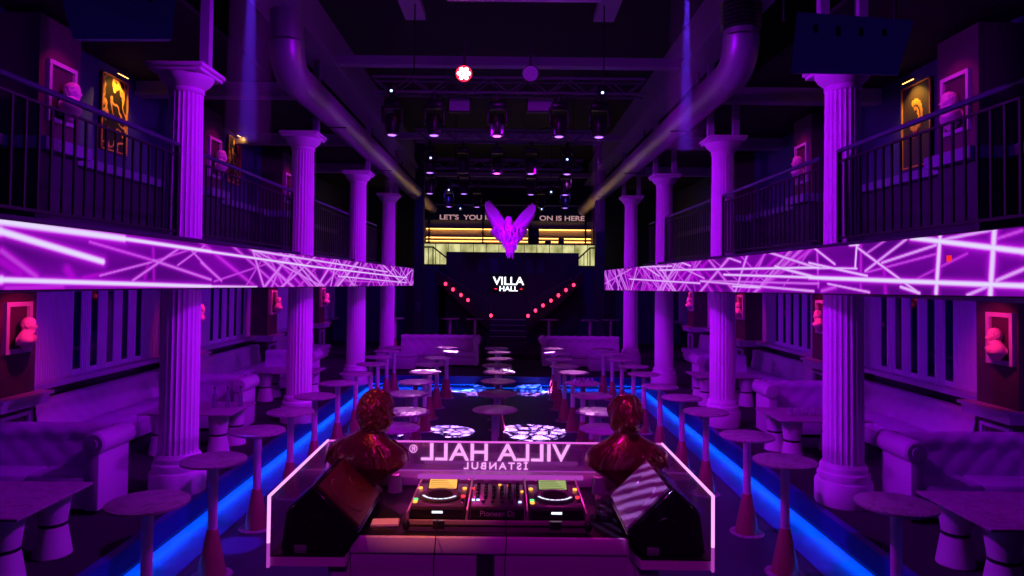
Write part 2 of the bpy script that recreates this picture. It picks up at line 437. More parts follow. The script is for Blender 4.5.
# ------------------------------------------------------------------ balconies and LED screens
BAND = {}
def band_pts(s):
    if s < 0: n0, n1, f0, f1 = at(0, 290, y=4.8), at(0, 219.5, y=4.8), at(413, 285.5, y=19.5), at(413, 268.5, y=19.5)
    else: n0, n1, f0, f1 = at(1024, 296.5, y=4.95), at(1024, 227, y=4.95), at(605, 290, y=18.0), at(605, 270.5, y=18.0)
    return n0, n1, f0, f1
def lerp(a, b, t): return a + (b-a)*t
def lines_for(s):
    L = []
    if s < 0:
        ox, oy, k = 0, 210, 4.876
        for a in ((-300, 10, 0, 55, .05, 1), (0, 55, 600, 140, .045, 1), (600, 140, 1024, 203, .028, 1), (-200, 45, 0, 105, .05, 1), (0, 105, 495, 252, .042, 1), (-300, 335, 0, 340, .045, 1), (0, 340, 1024, 373, .03, 1),
                  (0, 200, 170, 325, .04, .45), (430, 155, 740, 245, .02, .5), (740, 245, 1024, 340, .022, .6), (480, 320, 730, 255, .014, .6), (730, 255, 930, 190, .014, .5), (640, 345, 870, 185, .02, .6),
                  (860, 270, 990, 175, .014, .6), (740, 170, 745, 350, .025, .35), (930, 200, 1024, 300, .018, .6), (320, 290, 345, 330, .05, .3), (20, 380, 300, 372, .03, .4), (700, 330, 720, 250, .03, .3), (400, 330, 560, 300, .02, .3),
                  (0, 250, 90, 310, .04, .3), (-200, 380, -60, 60, .05, .5)):
            L.append((ox+a[0]/k, oy+a[1]/k, ox+a[2]/k, oy+a[3]/k, a[4], a[5]))
        ox, oy, k = 200, 230, 4.655
        for a in ((0, 95, 520, 170, .022, 1), (520, 170, 960, 222, .02, 1), (0, 262, 260, 265, .02, .9), (240, 95, 870, 195, .022, .9), (640, 215, 960, 245, .018, .9), (250, 95, 560, 260, .02, .7), (0, 150, 95, 235, .025, .6), (60, 240, 420, 120, .015, .5),
                  (520, 140, 730, 260, .016, .6), (330, 130, 360, 240, .018, .4), (850, 165, 930, 240, .03, .8), (210, 260, 300, 110, .02, .5), (780, 255, 830, 160, .02, .6), (920, 250, 985, 185, .02, .9), (900, 180, 960, 240, .02, .7), (985, 185, 980, 245, .015, .8), (600, 150, 700, 255, .012, .5),
                  (990, 247, 640, 236, .02, .5)):
            L.append((ox+a[0]/k, oy+a[1]/k, ox+a[2]/k, oy+a[3]/k, a[4], a[5]))
        rx = (150, 410)
    else:
        ox, oy, k = 810, 220, 4.785
        for a in ((0, 275, 1024, 315, .032, 1), (1024, 315, 1400, 330, .035, 1), (490, 85, 1024, 150, .035, 1), (1024, 150, 1400, 200, .04, 1), (630, 70, 610, 350, .035, .95), (890, 45, 870, 360, .04, .95), (230, 130, 520, 345, .018, .85), (270, 245, 470, 90, .018, .8), (350, 205, 610, 120, .018, .8),
                  (230, 115, 222, 228, .018, 1), (195, 120, 240, 120, .018, .9), (0, 205, 280, 268, .018, .9), (20, 130, 125, 212, .018, .85), (640, 95, 900, 42, .02, .8), (900, 290, 1030, 235, .022, .8), (0, 230, 230, 232, .014, .9), (250, 120, 248, 330, .025, .4), (90, 305, 290, 346, .016, .8),
                  (440, 320, 530, 350, .02, .9), (280, 250, 620, 160, .014, .5), (520, 280, 760, 160, .014, .45), (760, 360, 900, 300, .02, .8), (360, 220, 368, 350, .03, .35), (270, 165, 370, 95, .015, .6), (60, 340, 130, 320, .03, .5), (40, 140, 45, 320, .025, .5), (900, 90, 1024, 50, .02, .5),
                  (1100, 340, 1300, 60, .03, .8)):
            L.append((ox+a[0]/k, oy+a[1]/k, ox+a[2]/k, oy+a[3]/k, a[4], a[5]))
        ox, oy, k = 600, 230, 4.655
        for a in ((190, 172, 340, 168, .02, .9), (280, 187, 1024, 175, .02, .95), (140, 228, 470, 248, .02, .9), (470, 236, 1024, 250, .02, .6), (580, 208, 1024, 222, .022, .95), (470, 238, 1000, 285, .02, .8), (220, 175, 280, 215, .018, .9), (750, 90, 1024, 180, .022, .8), (820, 170, 1024, 225, .025, .9),
                  (330, 150, 490, 225, .02, .7), (380, 150, 425, 167, .02, .9), (620, 262, 750, 268, .02, .9), (840, 150, 700, 260, .015, .5), (520, 130, 640, 230, .018, .5), (590, 125, 660, 150, .018, .8), (660, 120, 780, 250, .018, .5), (25, 250, 150, 180, .018, .7), (40, 185, 90, 260, .015, .6),
                  (900, 100, 820, 200, .018, .5), (860, 260, 980, 100, .015, .5), (90, 190, 250, 260, .015, .5)):
            L.append((ox+a[0]/k, oy+a[1]/k, ox+a[2]/k, oy+a[3]/k, a[4], a[5]))
        rx = (607, 880)
    return L, rx
for s, nm in ((-1, 'left'), (1, 'right')):
    n0, n1, f0, f1 = band_pts(s)
    # direction along the band, continued towards the camera
    def bot(y): t = (y-n0.y)/(f0.y-n0.y); return lerp(n0, f0, t)
    def top(y): t = (y-n0.y)/(f0.y-n0.y); return lerp(n1, f1, t)
    Y0, Y1 = 2.6, f0.y
    BAND[s] = (bot, top, Y0, Y1)
    X0 = bot(0).x; kx = bot(1).x - X0
    # screen picture: segments on (distance, height) coordinates
    L, rx = lines_for(s); segs = []
    def toband(px, py):
        # intersect view ray with the band's plane
        nrm = (f0-n0).cross(n1-n0); d = ray(px, py); t = (n0-EYE).dot(nrm)/d.dot(nrm); p = EYE + d*t
        return p.y, (p.z-bot(p.y).z)/(top(p.y).z-bot(p.y).z)*.5
    for (ax, ay, bx_, by, w, I) in L:
        a = toband(ax, ay); b = toband(bx_, by); segs.append((a[0], a[1], b[0], b[1], w*.5, I))
    rnd = random.Random(5+s)
    for i in range(70):
        y = rnd.uniform(9, Y1); l = rnd.uniform(.35, 1.6); d = rnd.choice((-1, 1))
        segs.append((y, -.02, y+d*l, .52, rnd.uniform(.012, .022), rnd.uniform(.3, .75)))
    NX = 1300; NZ = 48
    # geometric spacing so that near pixels are finer
    g = (Y1/Y0)**(1/NX)
    ys = [Y0*g**i for i in range(NX+1)]
    vs = []; cols = []
    act = sorted(segs, key=lambda q: min(q[0], q[2]))
    for y in ys:
        loc = [q for q in segs if min(q[0], q[2])-.15 <= y <= max(q[0], q[2])+.15]
        b, t = bot(y), top(y)
        for j in range(NZ+1):
            v = j/NZ*.5; p = lerp(b, t, j/NZ); vs.append((p.x - s*.012, p.y, p.z))
            h = 0; hh = 0
            for q in loc:
                dy, dv = q[2]-q[0], q[3]-q[1]; ll = dy*dy+dv*dv
                tt = max(0, min(1, ((y-q[0])*dy+(v-q[1])*dv)/ll)); d = math.hypot(y-q[0]-tt*dy, v-q[1]-tt*dv)
                e = math.exp(-(d/(q[4]*1.65))**3); h = max(h, e*q[5]); hh = max(hh, math.exp(-(d/(q[4]*2.6))**2)*q[5])
            base = .5+.5*sin(y*2.1+v*6+s)*sin(y*.9-v*9)
            cr = .085+.10*base; cg = 0.001; cbb = .20+.16*base
            cr += hh*.30; cbb += hh*.42; cg += hh*.008
            cr = lerp(cr, .80, h); cg = lerp(cg, 1.15*max(0, h-.35)**1.1, h) ; cbb = lerp(cbb, 1.0, h)
            if s > 0:
                p0 = toband(950.5, 258.7)
                if abs(y-p0[0]) < .028 and abs(v-p0[1]) < .030: cr, cg, cbb = 1, .03, .03
            cols.append((cr, cg, cbb, 1))
    fs = [(i*(NZ+1)+j, (i+1)*(NZ+1)+j, (i+1)*(NZ+1)+j+1, i*(NZ+1)+j+1) for i in range(NX) for j in range(NZ)]
    root = thing('led_screen', 'long violet led screen strip along the %s balcony edge showing crossing white lines' % nm, 'led screen', (0, 0, 0), 0, 'led strips on the balcony edges')
    me = bpy.data.meshes.new('screen_face'); me.from_pydata(vs, [], fs); me.materials.append(M['screen'])
    ca = me.color_attributes.new('screen', 'FLOAT_COLOR', 'POINT')
    ca.data.foreach_set('color', [c for q in cols for c in q])
    o = bpy.data.objects.new('screen_face', me); COL.objects.link(o); o.parent = root
    fr = MB()
    a, b, c, d = bot(Y0), bot(Y1), top(Y1), top(Y0)
    fr.quadbox([a+Vector((0, 0, -.012)), b+Vector((0, 0, -.012)), c+Vector((0, 0, .012)), d+Vector((0, 0, .012))], (s*.06, 0, 0))
    fr.build('screen_housing', 'black', root)
    # slab
    sl = MB(); zb, zt = 2.70, 3.28
    pin = [bot(Y0), bot(Y1+.05)]
    x0, x1 = pin[0].x+s*.07, pin[1].x+s*.07
    vv = [(x0, -2, zb), (x0, Y0, zb), (x1, Y1+.05, zb), (s*6.6, Y1+.05, zb), (s*6.6, -2, zb)]
    poly = [(p[0], p[1]) for p in vv]
    sl.prism(poly, zb, zb+.40)
    struct(sl.build('balcony_%s' % nm, 'rib' if False else 'beam'))
    yk_ = Y0 + (s*3.6 - x0)/(x1-x0)*(Y1-Y0)
    inn = [(x0, -2), (x0, Y0), (s*3.6, max(yk_, Y0+.1)), (s*3.6, Y1+.05), (s*6.6, Y1+.05), (s*6.6, -2)]
    struct(MB().prism(inn, zb+.40, 3.27).build('balcony_floor_%s' % nm, 'dark'))

# ------------------------------------------------------------------ columns
CY = [7.95, 12.1, 16.4, 20.7]
def column_parts(root):
    z = PL
    MB().lathe([(.335, 0), (.345, .02), (.345, .24), (.335, .27), (.30, .275), (.31, .30), (.315, .33), (.31, .36), (.285, .38), (.285, .43), (.27, .45), (.262, .47)], 48).build('base', 'plaster', root)
    MB().lathe([(.245, .46), (.243, 1.2), (.236, 2.6), (.222, 3.9), (.212, 4.78)], 144, flute=.055, nf=24).build('shaft', 'plaster', root)
    cp = MB().lathe([(.215, 4.77), (.225, 4.79), (.225, 4.82), (.22, 4.83), (.24, 4.85), (.30, 4.90), (.335, 4.95), (.34, 4.98), (.30, 4.99)], 48)
    cp.rbox(-.34, .34, -.34, .34, 4.985, 5.03, .008); cp.rbox(-.37, .37, -.37, .37, 5.03, 5.08, .01)
    cp.build('capital', 'plaster', root)
names = ['nearest', 'second', 'third', 'farthest']
col0 = None
colpos = {}
for s, nm in ((-1, 'left'), (1, 'right')):
    for i, y in enumerate(CY):
        px = {-1: [181, 300, 356, 387], 1: [843, 722.5, 664, 630.5]}[s][i]
        if s < 0 and i == 0: y = 8.1
        p = at(px, 330, y=y); colpos[s, i] = p
        lab = '%s white fluted column of the row standing on the %s platform' % (names[i], nm)
        if col0 is None:
            col0 = thing('fluted_column', lab, 'column', (p.x, y, PL), 0, 'fluted columns along the hall'); column_parts(col0); c = col0
        else: c = dup(col0, (p.x, y, PL), 0, lab)
        c.scale = (.9, .9, .985 if (s < 0 and i == 0) else 1)
        po = MB().box(-.06-s*.25, .06-s*.25, -.06, .06, 5.08, 6.4-PL+.3).build('top_post', 'beam', c)

# ------------------------------------------------------------------ railings on the balconies
def rail_thing(s, y0, y1, lab):
    L = y1-y0; r = thing('balcony_railing', lab, 'railing', (s*3.76, y0, 3.27), 0, 'balcony railings')
    MB().tube([(0, 0, 1.06), (0, L, 1.06)], .026, 10).build('handrail', 'rail', r)
    MB().box(-.012, .012, 0, L, .93, .95).build('upper_bar', 'railbar', r)
    MB().box(-.015, .015, 0, L, .06, .085).build('lower_bar', 'railbar', r)
    n = int(L/.15)
    b0 = None
    for k in range(n+1):
        y = L*k/n
        big = k in (0, n)
        if big: MB().box(-.022, .022, y-.022*(1 if k else -.0), y+.022*(0 if k else 1)+.001, 0, 1.06).build('post', 'railbar', r)
        else:
            if b0 is None: b0 = MB().box(-.009, .009, -.012, .012, .08, .94).build('baluster', 'railbar', r); b0.location = (0, y, 0)
            else: q = b0.copy(); COL.objects.link(q); q.location = (0, y, 0)
    return r
for s, nm in ((-1, 'left'), (1, 'right')):
    segs = [(3.0, CY[0]-.22), (CY[0]+.22, CY[1]-.22), (CY[1]+.22, CY[2]-.22), (CY[2]+.22, CY[3]-.22)]
    for i, (a, b) in enumerate(segs):
        if s > 0 and b > BAND[s][3]: b = BAND[s][3]
        if s < 0 and b > BAND[s][3]: b = BAND[s][3]
        rail_thing(s, a, b, '%s dark balcony railing %s on the %s side' % (['long', 'dark'][i > 0], ['running from the camera to the nearest column', 'between the nearest and second columns', 'between the second and third columns', 'between the third and farthest columns'][i], nm))

# ------------------------------------------------------------------ sofas
def tuft(u, v, du=.14, dv=.14):
    a, b = u/du, v/dv
    return abs(sin(pi*(a+b)/2))**.5*abs(sin(pi*(a-b)/2))**.5
def sofa(w, label, loc, rz, arms=(True, True), d=.85, group=None, back=.88):
    """tufted rolled sofa; faces -y locally, back edge at y=0"""
    r = thing('tufted_sofa', label, 'sofa', loc, rz, group)
    MB().rbox(-w/2+.06, w/2-.06, -d+.06, -.05, .05, .28, .02).build('base', 'leather', r)
    n = max(1, round(w/.75)); x0 = -w/2+(.14 if arms[0] else 0); x1 = w/2-(.14 if arms[1] else 0); cw = (x1-x0)/n
    for i in range(n):
        MB().rbox(x0+i*cw+.004, x0+(i+1)*cw-.004, -d+.02, -.2, .28, .42, .035).build('seat_cushion', 'leather', r)
    nu = max(8, int((x1-x0)/.045))
    # back rest: profile goes up the front, rolls over the top and down behind
    prof = [(-.25, .38), (-.245, .50), (-.22, .62), (-.20, .70), (-.215, .77), (-.20, .83), (-.15, .875), (-.09, back), (-.03, .86), (.01, .81), (.01, .75), (-.03, .70), (-.04, .40), (-.04, .06)]
    ln = [0]
    for a, b in zip(prof, prof[1:]): ln.append(ln[-1]+math.hypot(b[0]-a[0], b[1]-a[1]))
    def P(v):
        q = v*ln[-1]
        for i in range(len(prof)-1):
            if q <= ln[i+1]+1e-9:
                t = (q-ln[i])/(ln[i+1]-ln[i]); a, b = prof[i], prof[i+1]
                nx, nz = -(b[1]-a[1]), (b[0]-a[0]); l = math.hypot(nx, nz)
                return a[0]+(b[0]-a[0])*t, a[1]+(b[1]-a[1])*t, nx/l, nz/l, q
        return prof[-1][0], prof[-1][1], 0, 0, q
    def fn(u, v):
        y, z, ny, nz, q = P(v); x = x0+(x1-x0)*u
        h = .028*(tuft(x, q)-1) if q < .62 else 0
        return (x, y+ny*h, z+nz*h)
    bk = MB(); bk.grid(fn, nu, 34); bk.build('backrest', 'leather', r, 80)
    for k, sx in ((0, -1), (1, 1)):
        if not arms[k]: continue
        xo = sx*w/2; am = MB(); a, b = sorted((xo, xo-sx*.14)); am.rbox(a, b, -d+.02, -.02, .05, .70, .012)
        # rolled top
        cx = xo-sx*.05
        am.tube([(cx, -d-.01, .755), (cx, -d+.01, .755), (cx, -.02, .755), (cx, .01, .755)], [.10, .122, .122, .10], 20)
        am.tube([(cx, -d-.02, .755), (cx, -d-.008, .755)], [.05, .05], 16)
        am.build('arm', 'leather', r, 40)
    for sx in (-1, 1):
        for y in (-d+.1, -.1): MB().lathe([(.02, 0), (.03, .02), (.03, .06)], 10, (sx*(w/2-.08), y, 0)).build('foot', 'blackp', r)
    return r
DV = [(7.85, 6.95), (11.75, 10.9), (15.8, 15.0)]
for s, nm in ((-1, 'left'), (1, 'right')):
    for i, y in enumerate((7.85, 11.75, 15.8)):
        w = 2.05 if i == 0 else 1.2; cx = s*(4.28 + w/2)
        arms = (False, True) if s < 0 else (True, False)
        sofa(w, '%s pale tufted sofa facing the camera with rolled arm beside the %s row of columns' % (['nearest', 'middle', 'farthest'][i], nm), (cx, y, PL), 0, arms, .62, 'booth sofas set across the side platforms')
    for i, (y0, y1) in enumerate(((9.0, 12.55), (13.6, 17.1), (18.1, 21.8))):
        sofa(y1-y0, '%s long tufted bench sofa against the %s wall below the ledge' % (['nearest', 'middle', 'farthest'][i], nm), (s*6.35, (y0+y1)/2, PL), s*-pi/2 if s < 0 else -pi/2, (False, False), .8, 'wall sofas along the sides', .80)
# fix facing: left wall sofas face +x, right wall sofas face -x
for o in COL.objects:
    if o.name.startswith('tufted_sofa') and 'against the left' in o.get('label', ''): o.rotation_euler = (0, 0, pi/2)
    if o.name.startswith('tufted_sofa') and 'against the right' in o.get('label', ''): o.rotation_euler = (0, 0, -pi/2)
bl = at(479, 350, y=20.2); sofa(2.3, 'pale tufted sofa at the back left of the hall beside the centre stairs', (bl.x-1.15, 20.4, PL), 0, (False, True), .8, 'sofas across the back platform')
br = at(541, 350, y=20.2); sofa(2.3, 'pale tufted sofa at the back right of the hall beside the centre stairs', (br.x+1.15, 20.4, PL), 0, (True, False), .8, 'sofas across the back platform')
for s in (-1, 1):
    ot = thing('ottoman', 'square pale upholstered block in front of the back %s sofa' % ('left' if s < 0 else 'right'), 'ottoman', (s*2.9-.1, 19.1, PL), 0, 'upholstered blocks by the back sofas')
    MB().rbox(-.5, .5, -.35, .35, .04, .36, .02).build('block', 'leather', ot); MB().rbox(-.49, .49, -.34, .34, .36, .46, .04).build('cushion', 'leather', ot)

# ------------------------------------------------------------------ booth tables with hourglass drum legs
def booth_table(label, x0, x1, y0, y1):
    cx, cy = (x0+x1)/2, (y0+y1)/2; hw, hd = (x1-x0)/2, (y1-y0)/2
    r = thing('booth_table', label, 'table', (cx, cy, PL), 0, 'low booth tables on drum legs')
    MB().rbox(-hw, hw, -hd, hd, .575, .60, .006).build('tabletop', 'marble', r)
    for sx in (-1, 1):
        for sy in (-1, 1):
            lg = MB().lathe([(.15, 0), (.16, .01), (.145, .1), (.115, .27)], 28, (sx*(hw-.24), sy*(hd-.2), 0)); lg.lathe([(.115, .30), (.135, .45), (.15, .575)], 28, (sx*(hw-.24), sy*(hd-.2), 0))
            l = lg.build('leg', 'white', r)
            tag(MB().lathe([(.112, .268), (.118, .272), (.118, .298), (.112, .302)], 28, (sx*(hw-.24), sy*(hd-.2), 0)).build('waist_band', 'black', l), 'dark waist band')
    return r
for s, nm in ((-1, 'left'), (1, 'right')):
    for i, (y0, y1) in enumerate(((5.45, 6.45), (9.6, 10.6), (13.8, 14.7))):
        x0, x1 = sorted((s*3.85, s*5.15))
        booth_table('%s low marble topped booth table on drum legs, %s side platform' % (['nearest', 'middle', 'farthest'][i], nm), x0, x1, y0, y1)
def bottle(label, loc, h=.30, r=.035, m_='bottle'):
    t = thing('bottle', label, 'bottle', loc, 0, 'bottles on the left booth table')
    MB().lathe([(r*.95, 0), (r, .01), (r, h*.55), (r*.8, h*.65), (r*.38, h*.75), (r*.36, h*.95), (r*.42, h)], 16).build('body', m_, t)
    MB().lathe([(r*.45, h*.93), (r*.45, h*1.02)], 12).build('cap', 'blackp', t)
for k in range(3):
    bottle('dark glass bottle on the middle left booth table, %s of three' % ['left', 'centre', 'right'][k], (-4.28+.17*k, 10.1+.05*k, PL+.60))
def tumbler(label, loc, group, h=.11, r=.04):
    o = MB().lathe([(r*.8, 0), (r, h), (r*.92, h), (r*.72, .012)], 16).build('drinking_glass', 'clear2' if 'clear2' in M else 'clear'); o.location = loc
    return tag(o, label, 'glass', group)
for k in range(4):
    tumbler('clear glass on the middle right booth table, %s of four' % ['leftmost', 'second from left', 'third from left', 'rightmost'][k], (4.12+.13*k, 9.95+.03*k, PL+.60), 'drinking glasses on the right booth table')
for k in range(3):
    p = at(450.5+0, 320, y=22.5)
# ------------------------------------------------------------------ high round tables
t0 = None
def bar_table(label, x, y, z=0, group='high round tables on the dance floor'):
    global t0
    if t0 is not None: return dup(t0, (x, y, z), random.uniform(0, 6.28), label, group)
    t0 = r = thing('bar_table', label, 'table', (x, y, z), 0, group)
    MB().lathe([(.285, 1.072), (.30, 1.078), (.30, 1.095), (.292, 1.10), (0.001, 1.10)], 48).build('tabletop', 'marble', r)
    MB().lathe([(.06, 1.06), (.06, 1.072)], 20).build('top_plate', 'pole', r)
    MB().lathe([(.043, .42), (.043, 1.062)], 24).build('pole', 'pole', r)
    tag(MB().lathe([(.135, .015), (.13, .03), (.05, .44), (.045, .445)], 32).build('cone', 'cone', r), 'dark red cone')
    MB().lathe([(.185, 0), (.19, .006), (.185, .014), (.10, .018)], 40).build('base_plate', 'marble', r)
    return r
rows = {
 'outer left row beside blue step': [(148, 501), (214, 459), (258, 430), (291, 411), (315, 395.5), (338, 382.5), (356, 373), (371, 363.5), (378, 356.5), (387, 350.5), (395, 346.5)],
 'outer right row beside blue step': [(905, 503), (785, 460), (747, 435), (706, 411), (682, 397), (660, 386), (644, 373.5), (633.6, 366), (622, 359.5), (612.5, 353.5), (602, 348)],
 'inner left row on dance floor': [(394, 427), (407, 411), (409, 393), (415.5, 381.5), (425, 371.5), (430, 364), (437, 357.5), (447, 351.5), (447.6, 346)],
 'centre row on dance floor': [(495, 409), (497, 393), (498, 380.5), (499, 371.5), (497, 365), (500, 358.5), (499.6, 352), (496.8, 347)],
 'inner right row on dance floor': [(605, 428), (598, 411), (592, 395), (583, 382.7), (573, 372), (564.7, 366), (559, 359), (556, 353), (552.7, 347)]}
TP = {}
last_lab = {}
for rn, pts in rows.items():
    prev = None
    for i, (px, py) in enumerate(pts):
        p = at(px, py, z=1.10)
        if p.y > YB-.45: p.y = YB-.45+0; 
        if prev is not None and p.y-prev < .62: p.y = prev+.62
        p.y = min(p.y, YB-.35); prev = p.y
        x = max(-3.1, min(3.1, p.x)); TP[px, py] = Vector((x, p.y, 1.1))
        bar_table('white high round table, %s in the %s' % (ORD[i]+' from camera' if 0 < i < len(pts)-1 else ('nearest to camera' if i == 0 else 'farthest from camera'), rn), x, p.y)
for i, (px, py) in enumerate(((450, 320.3), (475, 320.6), (549, 321), (590, 321.5), (612, 325), (395, 322))):
    p = at(px, py, y=22.2)
    MBz = p.z-1.10
    bar_table('high round table standing behind the back sofas, %s' % ['left of the red bulbs', 'just left of the centre stairs', 'just right of the centre stairs', 'second from the right', 'rightmost, beside the right column', 'leftmost, behind the farthest left column'][i], p.x, 22.2+(.3 if i == 4 else 0), PL+.14, 'high tables behind the back sofas')
# back tier under those tables
struct(MB().box(-6.6, 6.6, 21.6, YB+8.6, PL, PL+.14).build('floor_back_tier', 'carpet'))
for k in range(5):
    p = TP[(583, 382.7)]
    tumbler('small clear glass on an inner right high table, %s' % ['first from left', 'second from left', 'third from left', 'fourth from left', 'rightmost'][k], (p.x-.13+.07*k, p.y-.03*(k % 2), 1.10), 'glasses on the inner right high table', .08, .026)

# ------------------------------------------------------------------ busts
def bust_mesh(curly=True, hx=0.0, hs=1.0):
    """classical head and shoulders, faces +y; base of shoulders at z=0, head top near .47"""
    m = MB()
    rings = [(.0, .235, .125, .01), (-.012, .20, .10, .01), (.0, .10, .07, .0)]
    # shoulders: loft of ellipses
    sec = [(-.145, .062, .055, .01), (-.12, .075, .065, .01), (-.07, .15, .095, .01), (-.03, .215, .122, .01), (-.008, .245, .135, .01), (.004, .258, .14, .01), (.035, .262, .142, .012), (.07, .255, .135, .01), (.105, .225, .115, 0), (.128, .185, .098, -.005), (.15, .14, .084, -.005), (.172, .105, .076, 0), (.195, .076, .068, .008), (.23, .062, .062, .016), (.27, .060, .062, .022)]
    n = 36; vs = []; fs = []
    for (z, rx, ry, cy) in sec:
        ox = hx*max(0, min(1, (z-.12)/.12))
        for k in range(n):
            a = 2*pi*k/n; c, d = cos(a), sin(a)
            vs.append((ox+rx*abs(c)**.85*(1 if c > 0 else -1), cy+ry*abs(d)**.9*(1 if d > 0 else -1), z))
    for i in range(len(sec)-1):
        for k in range(n):
            a, b = i*n+k, i*n+(k+1) % n; fs.append((a, b, b+n, a+n))
    fs.append(tuple(range(n))[::-1]); fs.append(tuple(range((len(sec)-1)*n, len(sec)*n)))
    m.add(vs, fs)
    H = -.085
    def E(c, r, *a): m.ell((c[0]*hs+hx, c[1]*hs, (c[2]-.28)*hs+.28+H), tuple(q*hs for q in r), *a)
    E((0, .032, .372), (.088, .106, .112))               # skull
    E((0, .068, .320), (.062, .066, .082))               # face and jaw
    E((0, .11, .270), (.028, .024, .022))                # chin
    m.tube([(hx, .128*hs, .365+H), (hx, .154*hs, .325+H), (hx, .135*hs, .315+H)], [.010, .016, .012], 10)     # nose
    E((0, .124, .297), (.024, .014, .008)); E((0, .122, .286), (.020, .014, .007))   # lips
    for sx in (-1, 1):
        E((sx*.03, .118, .378), (.026, .014, .010)); E((sx*.03, .118, .358), (.015, .011, .009))
        E((sx*.045, .095, .325), (.024, .03, .028)); E((sx*.084, .028, .335), (.010, .022, .032))
    m.tube([(-.09, .05, .13), (-.03, .10, .155), (.0, .11, .15)], [.02, .022, .02], 10); m.tube([(.09, .05, .13), (.03, .10, .155), (.0, .11, .15)], [.02, .022, .02], 10)
    rnd = random.Random(3)
    for i in range(420 if curly else 0):
        t = rnd.uniform(-.62, 1.0); a = rnd.uniform(0, 2*pi)
        z = t; q = math.sqrt(max(0, 1-z*z)); x, y = q*cos(a), q*sin(a)
        if y > .45 and z < .55: continue
        if y > -.1 and z < -.2: continue
        sm = 1 if curly else .955
        E((x*.092*sm, .03+y*.110*sm, .372+z*.116*sm), ((.0115,)*3 if curly else (.015, .015, .010)), 7, 5)
    if not curly:
        for k in range(22):
            a = pi + (k-2)*(pi+.4)/17*1.0 if k < 22 else 0
            a = -.25 + k*(pi+.5)/21 + pi
            pts = []
            for q in range(9):
                th = R(84) - q*R(17); rr = cos(th); wv_ = .010*sin(q*1.3+k)
                pts.append((hx+hs*(.089*rr*cos(a)+wv_), hs*(.032+.108*rr*sin(a)), hs*(.372+.114*sin(th)-.28)+.28+H))
            m.tube(pts, [.006, .011, .012, .012, .012, .012, .011, .010, .006], 7)
    if not curly: E((0, -.080, .35), (.034, .034, .034))
    # drapery ridges
    for k in range(7):
        a = -.2+.07*k
        m.tube([(a, .13, .0), (a*.9, .142, .06), (a*.6, .09, .13)], [.008, .012, .008], 6)
        m.tube([(a, -.115, .0), (a*.9, -.118, .07), (a*.6, -.085, .13)], [.008, .012, .008], 6)
    return m
def finish(o, voxel, dec=None):
    md = o.modifiers.new('Remesh', 'REMESH'); md.mode = 'VOXEL'; md.voxel_size = voxel; md.use_smooth_shade = True
    sm = o.modifiers.new('Smooth', 'SMOOTH'); sm.factor = .5; sm.iterations = 3
    dg = bpy.context.evaluated_depsgraph_get(); ev = o.evaluated_get(dg); me = bpy.data.meshes.new_from_object(ev)
    o.modifiers.clear(); o.data = me
    for p in me.polygons: p.use_smooth = True
    return o
busts = {}
DZB = 1.532
for i, (px, py, sc, lab, cur) in enumerate(((377, 466, 1.02, 'glossy dark red bust with curly hair on the left of the dj booth', True), (627, 468, .98, 'glossy dark red bust with smooth hair on the right of the dj booth', False))):
    p = at(px - (12 if i == 0 else 0), py, y=4.18)
    r = thing('portrait_bust', lab, 'statue', (p.x, 4.18, p.z+.02), [-.35, .12][i], 'busts flanking the dj booth'); r.scale = (sc, sc, sc)
    m = bust_mesh(cur, [.05, .0][i], 1.12); o = finish(m.build('figure', 'gold', r), .0055)
    h = (p.z+.02-DZB)/sc
    MB().lathe([(.10, -h), (.105, -h+.015), (.09, -h+.03), (.06, -h+.045), (.058, -.14), (.06, -.13)], 28).build('socle', 'beamhole', r)
    busts[i] = r
# small wall busts, one mesh shared
wb = finish(bust_mesh(True).build('figure', 'statue'), .010)
wbm = wb.data; bpy.data.objects.remove(wb)
def niche(s, y, z, lab_side, where, order, light=True, far=False, sc=1):
    """picture frame on the pillar face, and a bust standing out of it"""
    x = s*6.02
    fr = thing('wall_frame', 'pink lit white rectangular frame %s, %s on the %s wall' % (where, order, lab_side), 'frame', (x, y, z), 0, 'frames on the wall pillars')
    m = MB(); w, h, t = .25*sc, .35*sc, .055
    for (a, b, c, d) in ((-w, w, h-t, h), (-w, w, -h, -h+t), (-w, -w+t, -h+t, h-t), (w-t, w, -h+t, h-t)):
        x0, x1 = sorted((0, -s*.05)); m.box(x0, x1, a, b, c, d)
    m.build('moulding', 'ledge', fr)
    x0, x1 = sorted((0, -s*.012)); MB().box(x0, x1, -w+t, w-t, -h+t, h-t).build('backing', 'pillar', fr)
    b = thing('wall_bust', 'small pink lit head and shoulders bust inside the %s frame %s, %s wall' % (order, where, lab_side), 'statue', (x - (-.13 if s < 0 else .07), y, z-.19*sc), 0, 'busts in the wall frames')
    b.scale = (sc*.82,)*3
    o = bpy.data.objects.new('figure', wbm); COL.objects.link(o); o.parent = b; o.rotation_euler = (0, 0, s*R(60)*1)
    q0, q1 = sorted((s*.15, -s*.03)); MB().rbox(q0, q1, -.05, .05, -.07, -.02, .008).build('bracket', 'ledge', b)
